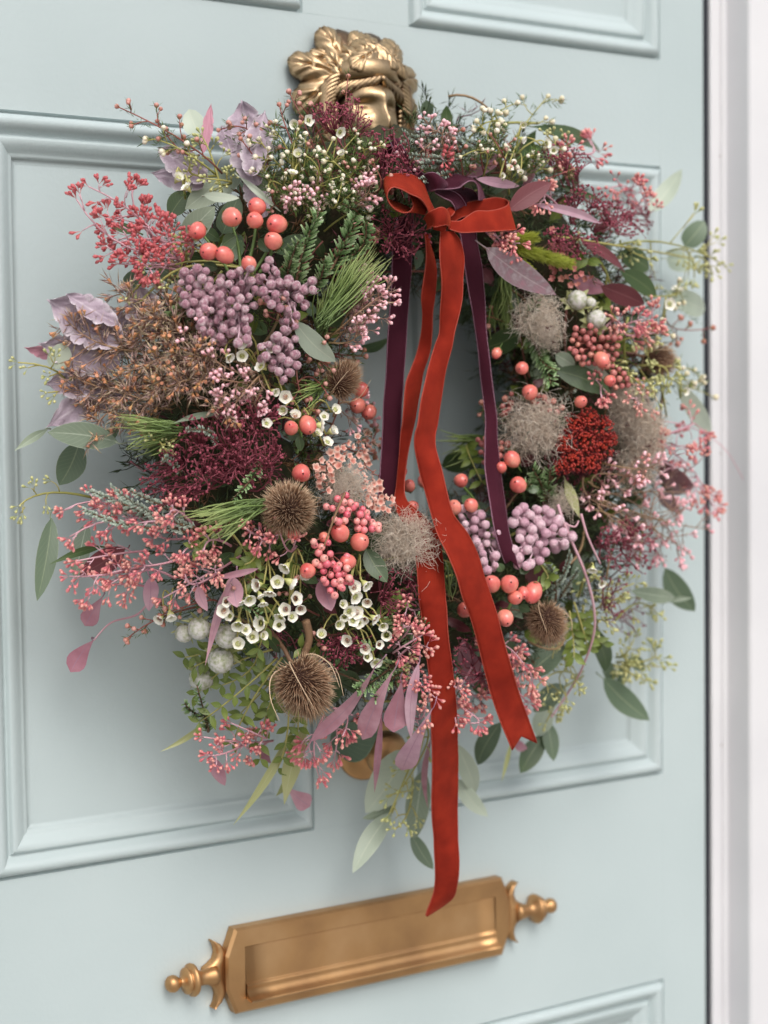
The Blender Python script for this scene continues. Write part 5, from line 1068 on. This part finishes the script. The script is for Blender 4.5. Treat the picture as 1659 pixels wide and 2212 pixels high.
# ---- deep red bead clusters
for (u, v, r) in [(1240, 918, 26), (1272, 905, 26), (1300, 925, 28), (1222, 958, 26), (1262, 955, 30), (1300, 968, 28), (1238, 995, 28), (1275, 1000, 26), (1215, 1010, 20), (1318, 950, 18)]:
    p = S(u, v, .022); R_ = r * pxs(p); mb = MB(); o = outn(p)
    for i in range(100):
        d = rv(1).normalized(); d = (d + o * .6).normalized(); q = p + d * R_ * rnd.uniform(.75, 1.0); t_ = MB(); lathe(t_, [(.0001, -1), (.9, -.3), (1, .3), (.0001, 1)], 5, basis(q, d, R_ * .11), None)
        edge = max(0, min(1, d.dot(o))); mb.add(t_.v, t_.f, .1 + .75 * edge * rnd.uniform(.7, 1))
    for i in range(14): d = (rv(1) + o * .4).normalized(); tube(mb, [p - o * R_ * .4, p + d * R_ * .8], .0005, 3, .1)
    put('red_bead_cluster', mb, MT['sedum'], wr, p, label='deep red beaded flower cluster')

# ---- peach papery flowers
def paper(poly, gap=11, ex=.02, m='statice', r=8):
    H = None
    for (u, v) in fillpoly(poly, gap, 1500):
        p = S(u, v, ex + rnd.uniform(-.006, .006)); R_ = r * pxs(p) * rnd.uniform(.8, 1.2); mb = MB(); ax = (outn(p) + rv(.8)).normalized(); x, y, z = frame(ax); ph = rnd.random() * 6
        vs = [p - z * R_ * .6]; vr = [0]; n = 15
        for k in (1, 2, 3):
            for i in range(n):
                a = TAU * i / n; rr = R_ * (.3, .65, 1.0)[k - 1] * (1 + (.18 * math.sin(5 * a + ph) if k == 3 else 0)); vs.append(p + (x * math.cos(a) + y * math.sin(a)) * rr + z * R_ * ((-.2, .0, .15)[k - 1] + (.22 * math.sin(5 * a + ph + 1) if k == 3 else 0))); vr.append((.2, .5, .95)[k - 1])
        fs = [(0, 1 + i, 1 + (i + 1) % n) for i in range(n)] + [(1 + k * n + i, 1 + (k + 1) * n + i, 1 + (k + 1) * n + (i + 1) % n, 1 + k * n + (i + 1) % n) for k in (0, 1) for i in range(n)]
        mb.add(vs, fs, vr); tube(mb, [p - z * R_ * .6, p - z * R_ * 2.6 + rv(.002)], .0004, 3, 0); put('papery_flower', mb, MT[m], wr, p)
paper([(700, 985), (745, 955), (790, 930), (825, 945), (820, 985), (800, 1010), (830, 1030), (800, 1060), (760, 1010), (700, 1020), (680, 1010)], 12)
paper([(800, 1080), (850, 1070), (880, 1090), (850, 1110), (805, 1100)], 12, .03); paper([(785, 1050), (825, 1040), (830, 1090), (800, 1100)], 12, .03)
paper([(680, 1010), (720, 1000), (720, 1060), (690, 1060)], 12)
paper([(1190, 490), (1230, 560), (1280, 600), (1240, 620), (1190, 600)], 13, .012, 'pepperb', 7)

# ---- silver globes with narrow bracts
for (u, v, r, m_) in [(398, 1368, 20, 0), (430, 1358, 24, 0), (477, 1427, 28, 1), (436, 1466, 27, 1), (490, 1375, 26, 0), (1247, 648, 21, 2), (1288, 690, 21, 2), (1276, 655, 12, 2)]:
    p = S(u, v, .014); R_ = r * pxs(p); ax = (outn(p) + Vector((0, 0, -.4 if v > 1000 else .5)) + rv(.2)).normalized(); x, y, z = frame(ax)
    mb = MB(); lathe(mb, ball(16, 12), 40, basis(p, ax, R_, 0), [i / 12 for i in range(13)], 0, wob=lambda i, a: .07 * math.sin(a * 10 + (i % 2) * math.pi)); g_ = put('silver_globe', mb, MT['globe'], wr, p, label='silvery globe bud in green bracts')
    for k in range(14 if m_ < 2 else 9):
        a = TAU * k / (14 if m_ < 2 else 9) + rnd.random() * .4; o = x * math.cos(a) + y * math.sin(a); b0 = p - z * R_ * .9 + o * R_ * .2; b1 = p - z * R_ * rnd.uniform(-.2, .9) + o * R_ * rnd.uniform(1.25, 1.9)
        leaf(b0, b1, r * (.30 if m_ < 2 else .75), 'lime', 'lance', parent=g_, name='bract', petiole=0, nseg=5, nw=2)
# ---- lime brush flowers
for (a, b, r, n) in [((1110, 535), (1238, 572), 23, 900), ((1095, 520), (1160, 512), 20, 500), ((1120, 560), (1150, 590), 16, 300)]:
    A_, B_ = S(a[0], a[1], .012), S(b[0], b[1], .022); ax = (B_ - A_).normalized(); x, y, z = frame(ax); mb = MB(); R_ = r * pxs(A_)
    for i in range(n):
        t = rnd.random(); an = rnd.uniform(0, TAU); o = x * math.cos(an) + y * math.sin(an); q = A_.lerp(B_, t * .93); d = (o * .75 + ax * .9 + rv(.25)).normalized(); tube(mb, curve(q, q + d * R_ * rnd.uniform(.8, 1.15) * (1 if t < .8 else .8), o * .001, 3), [.00035, .0003, .0001], 3, [rnd.uniform(0, .3), .5, rnd.uniform(.6, 1)], 0, False)
    put('brush_flower', mb, MT['limefluff'], wr, A_, label='lime green brush flower')

# ---- conifers
def pine(base, tips, n, ex=.02, jit=18, w=.00055, m='pine'):
    B_ = S(base[0], base[1], ex); mb = MB(); t0, t1 = tips; n = int(n * .7)
    for i in range(n):
        f = rnd.random(); u = t0[0] + (t1[0] - t0[0]) * f + rnd.uniform(-jit, jit); v = t0[1] + (t1[1] - t0[1]) * f + rnd.uniform(-jit, jit); T2 = S(u, v, ex + rnd.uniform(-.012, .018)); T2 = B_ + (T2 - B_) * rnd.uniform(.72, 1.02)
        st = B_ + rv(.004) + (T2 - B_) * rnd.uniform(0, .2); tube(mb, curve(st, T2, rv(.003), 5), [w, w, w, w * .8, w * .2], 4, [.1, .35, .5, .6, .85], 0, False)
    put('pine_sprig', mb, MT[m], wr, B_, label='fan of long green pine needles')
pine((385, 925), ((240, 895), (275, 935)), 55); pine((390, 935), ((258, 955), (330, 985)), 26, .012); pine((568, 1085), ((372, 1108), (472, 1170)), 75, .03)
pine((690, 700), ((800, 530), (845, 565)), 80); pine((700, 690), ((740, 560), (850, 590)), 60); pine((720, 640), ((760, 540), (840, 520)), 40, .024)
pine((690, 720), ((690, 620), (760, 600)), 50, .005); pine((1050, 950), ((955, 920), (960, 1000)), 40, -.01); pine((968, 1215), ((955, 1270), (985, 1310)), 16, .012, 6); pine((1090, 560), ((1070, 660), (1110, 700)), 60, -.005); pine((1080, 620), ((1060, 720), (1110, 760)), 50, -.008)
pine((600, 1180), ((560, 1130), (640, 1120)), 40, .0); pine((700, 830), ((640, 830), (650, 900)), 30, .005)
def fir(base, tip, lpx=26, ex=.015, m='fir', dens=1.0, nm='fir_sprig', lab='short needled fir sprig'):
    B_, T2 = S(base[0], base[1], ex - .01), S(tip[0], tip[1], ex + .012); st = MB(); cv = curve(B_, T2, rv(.006), 9); tube(st, cv, [.0012 - .0001 * i for i in range(9)], 5); ax = (T2 - B_).normalized(); x, y, z = frame(ax, (CAM_LOC - B_).normalized())
    o = put(nm, st, MT['twig'], wr, B_, label=lab); mb = MB(); L = (T2 - B_).length; n = int(L / .00062 * dens)
    for i in range(n):
        t = i / n; k = min(7, int(t * 8)); p = cv[k].lerp(cv[k + 1], t * 8 - k); a = rnd.uniform(-.5, math.pi + .5); s = x * math.cos(a) + y * math.sin(a)
        d = (s + ax * .75 + rv(.12)).normalized(); ln = lpx * pxs(p) * rnd.uniform(.8, 1.1) * (1 - .35 * t ** 3); w_ = .00072; sd = d.cross(y + rv(.4)).normalized(); up = sd.cross(d)
        q = p + d * ln * .5 + ax * ln * .04; e = p + d * ln + ax * ln * .12; v0 = rnd.uniform(0, .35)
        mb.add([p + sd * w_ * .5, p - sd * w_ * .5, q + sd * w_, q + up * w_ * .4, q - sd * w_, e + sd * w_ * .6, e - sd * w_ * .6], [(0, 1, 4, 3, 2), (2, 3, 5), (3, 4, 6), (3, 6, 5), (0, 2, 4, 1)], [v0, v0, v0 + .5, v0 + .1, v0 + .5, v0 + .6, v0 + .6])
    put('needles', mb, MT[m], o, kind='stuff')
for a in [((640, 620), (688, 462), 30), ((620, 600), (645, 520), 26), ((705, 600), (765, 468), 30), ((740, 560), (790, 480), 24), ((660, 640), (700, 560), 26), ((410, 720), (372, 672), 20), ((395, 710), (400, 650), 20), ((1140, 720), (1190, 830), 26), ((1170, 740), (1205, 800), 24), ((1150, 700), (1160, 650), 22), ((1185, 1085), (1150, 1012), 26), ((1190, 1080), (1190, 1010), 24), ((1180, 1060), (1130, 1050), 20),
          ((450, 1580), (425, 1480), 20), ((460, 1560), (400, 1520), 18), ((860, 1430), (770, 1490), 26), ((880, 1450), (810, 1510), 24), ((900, 1400), (840, 1330), 20), ((560, 1000), (500, 1080), 20), ((800, 470), (740, 440), 20), ((830, 460), (790, 400), 22), ((900, 440), (850, 400), 20), ((1090, 900), (1140, 940), 22), ((950, 1400), (900, 1330), 20), ((720, 1450), (800, 1400), 20), ((480, 1300), (560, 1330), 18)]:
    fir(a[0], a[1], a[2], .026 if a[0][0] < 760 and a[0][1] < 700 else .015)
for a in [((400, 1150), (190, 1060), 13), ((380, 1140), (180, 1100), 12), ((420, 1140), (240, 1050), 13), ((400, 1120), (280, 1060), 13), ((1060, 335), (870, 285), 14), ((1060, 340), (882, 335), 14), ((1020, 330), (950, 280), 13), ((1050, 360), (985, 340), 13), ((1010, 350), (910, 355), 14), ((990, 370), (900, 390), 14), ((1180, 1290), (1232, 1190), 11), ((1200, 1300), (1180, 1220), 11), ((1210, 1290), (1250, 1230), 10),
          ((960, 330), (900, 300), 13), ((1090, 320), (1000, 300), 13), ((390, 1020), (350, 1000), 12), ((470, 960), (400, 930), 12), ((1190, 880), (1240, 840), 12), ((1300, 560), (1250, 520), 12), ((900, 330), (860, 310), 12), ((320, 1120), (230, 1120), 12)]:
    fir(a[0], a[1], a[2], .026 if a[0][0] < 480 else .012, 'juniper', 1.3, 'juniper_sprig', 'soft grey green juniper sprig')

# ---- leafy sprigs with pairs of small leaflets
def leafy(base, tip, n=6, wpx=14, lpx=34, ex=.01):
    B_, T2 = S(base[0], base[1], ex - .01), S(tip[0], tip[1], ex + .005); st = MB(); cv = curve(B_, T2, rv(.008), 7); tube(st, cv, [.0009 - .00007 * i for i in range(7)], 5, .5); ax = (T2 - B_).normalized(); x, y, z = frame(ax, (CAM_LOC - B_).normalized())
    o = put('leafy_sprig', st, MT['waxstem'], wr, B_, label='fresh green sprig of paired leaflets')
    for i in range(n):
        t = (i + 1) / n; k = min(5, int(t * 6)); p = cv[k].lerp(cv[k + 1], min(1, t * 6 - k))
        for sg in (-1, 1):
            d = (x * sg + ax * rnd.uniform(.5, 1.1) + rv(.3)).normalized(); ln = lpx * pxs(p) * rnd.uniform(.75, 1.1); leaf(p, p + d * ln, wpx, 'leafy', 'lance', parent=o, name='leaflet', petiole=0, nseg=6, nw=4)
for a in [((600, 1400), (425, 1500)), ((600, 1420), (430, 1560)), ((610, 1420), (505, 1600)), ((620, 1440), (562, 1640)), ((620, 1440), (600, 1660)), ((600, 1440), (520, 1540)), ((640, 1450), (640, 1600)), ((560, 1400), (480, 1480)), ((500, 1150), (540, 1260)), ((480, 1130), (420, 1180)), ((600, 1300), (560, 1400)), ((1240, 1300), (1270, 1400)), ((1230, 1320), (1240, 1420)), ((1260, 1310), (1300, 1390)), ((530, 1400), (420, 1440)),
          ((620, 1450), (580, 1540)), ((560, 1180), (520, 1220)), ((1250, 500), (1270, 560)), ((800, 1350), (860, 1300)), ((1010, 960), (1040, 1040)), ((1130, 1180), (1180, 1250)), ((480, 1380), (400, 1420)), ((700, 1420), (650, 1400))]:
    leafy(a[0], a[1])
# random extra leaves in the depth of the ring so no bare core shows
for i in range(230):
    a = rnd.uniform(0, TAU); b = rnd.uniform(.1, math.pi - .1); p = torus_pt(a, b, .058, RR, .055); o = (torus_pt(a, b, .1) - torus_pt(a, b, .05)).normalized(); d = (o * .6 + rv(1)).normalized()
    uu, vv_ = pic(p + d * .015)
    if 660 < uu < 900 and vv_ < 350: continue
    leaf(p, p + d * rnd.uniform(.014, .026), rnd.uniform(18, 34), rnd.choice(('dark', 'dark', 'leafy', 'green', 'maroon')), 'ell', name='small_leaf', petiole=0, nseg=5, nw=4)
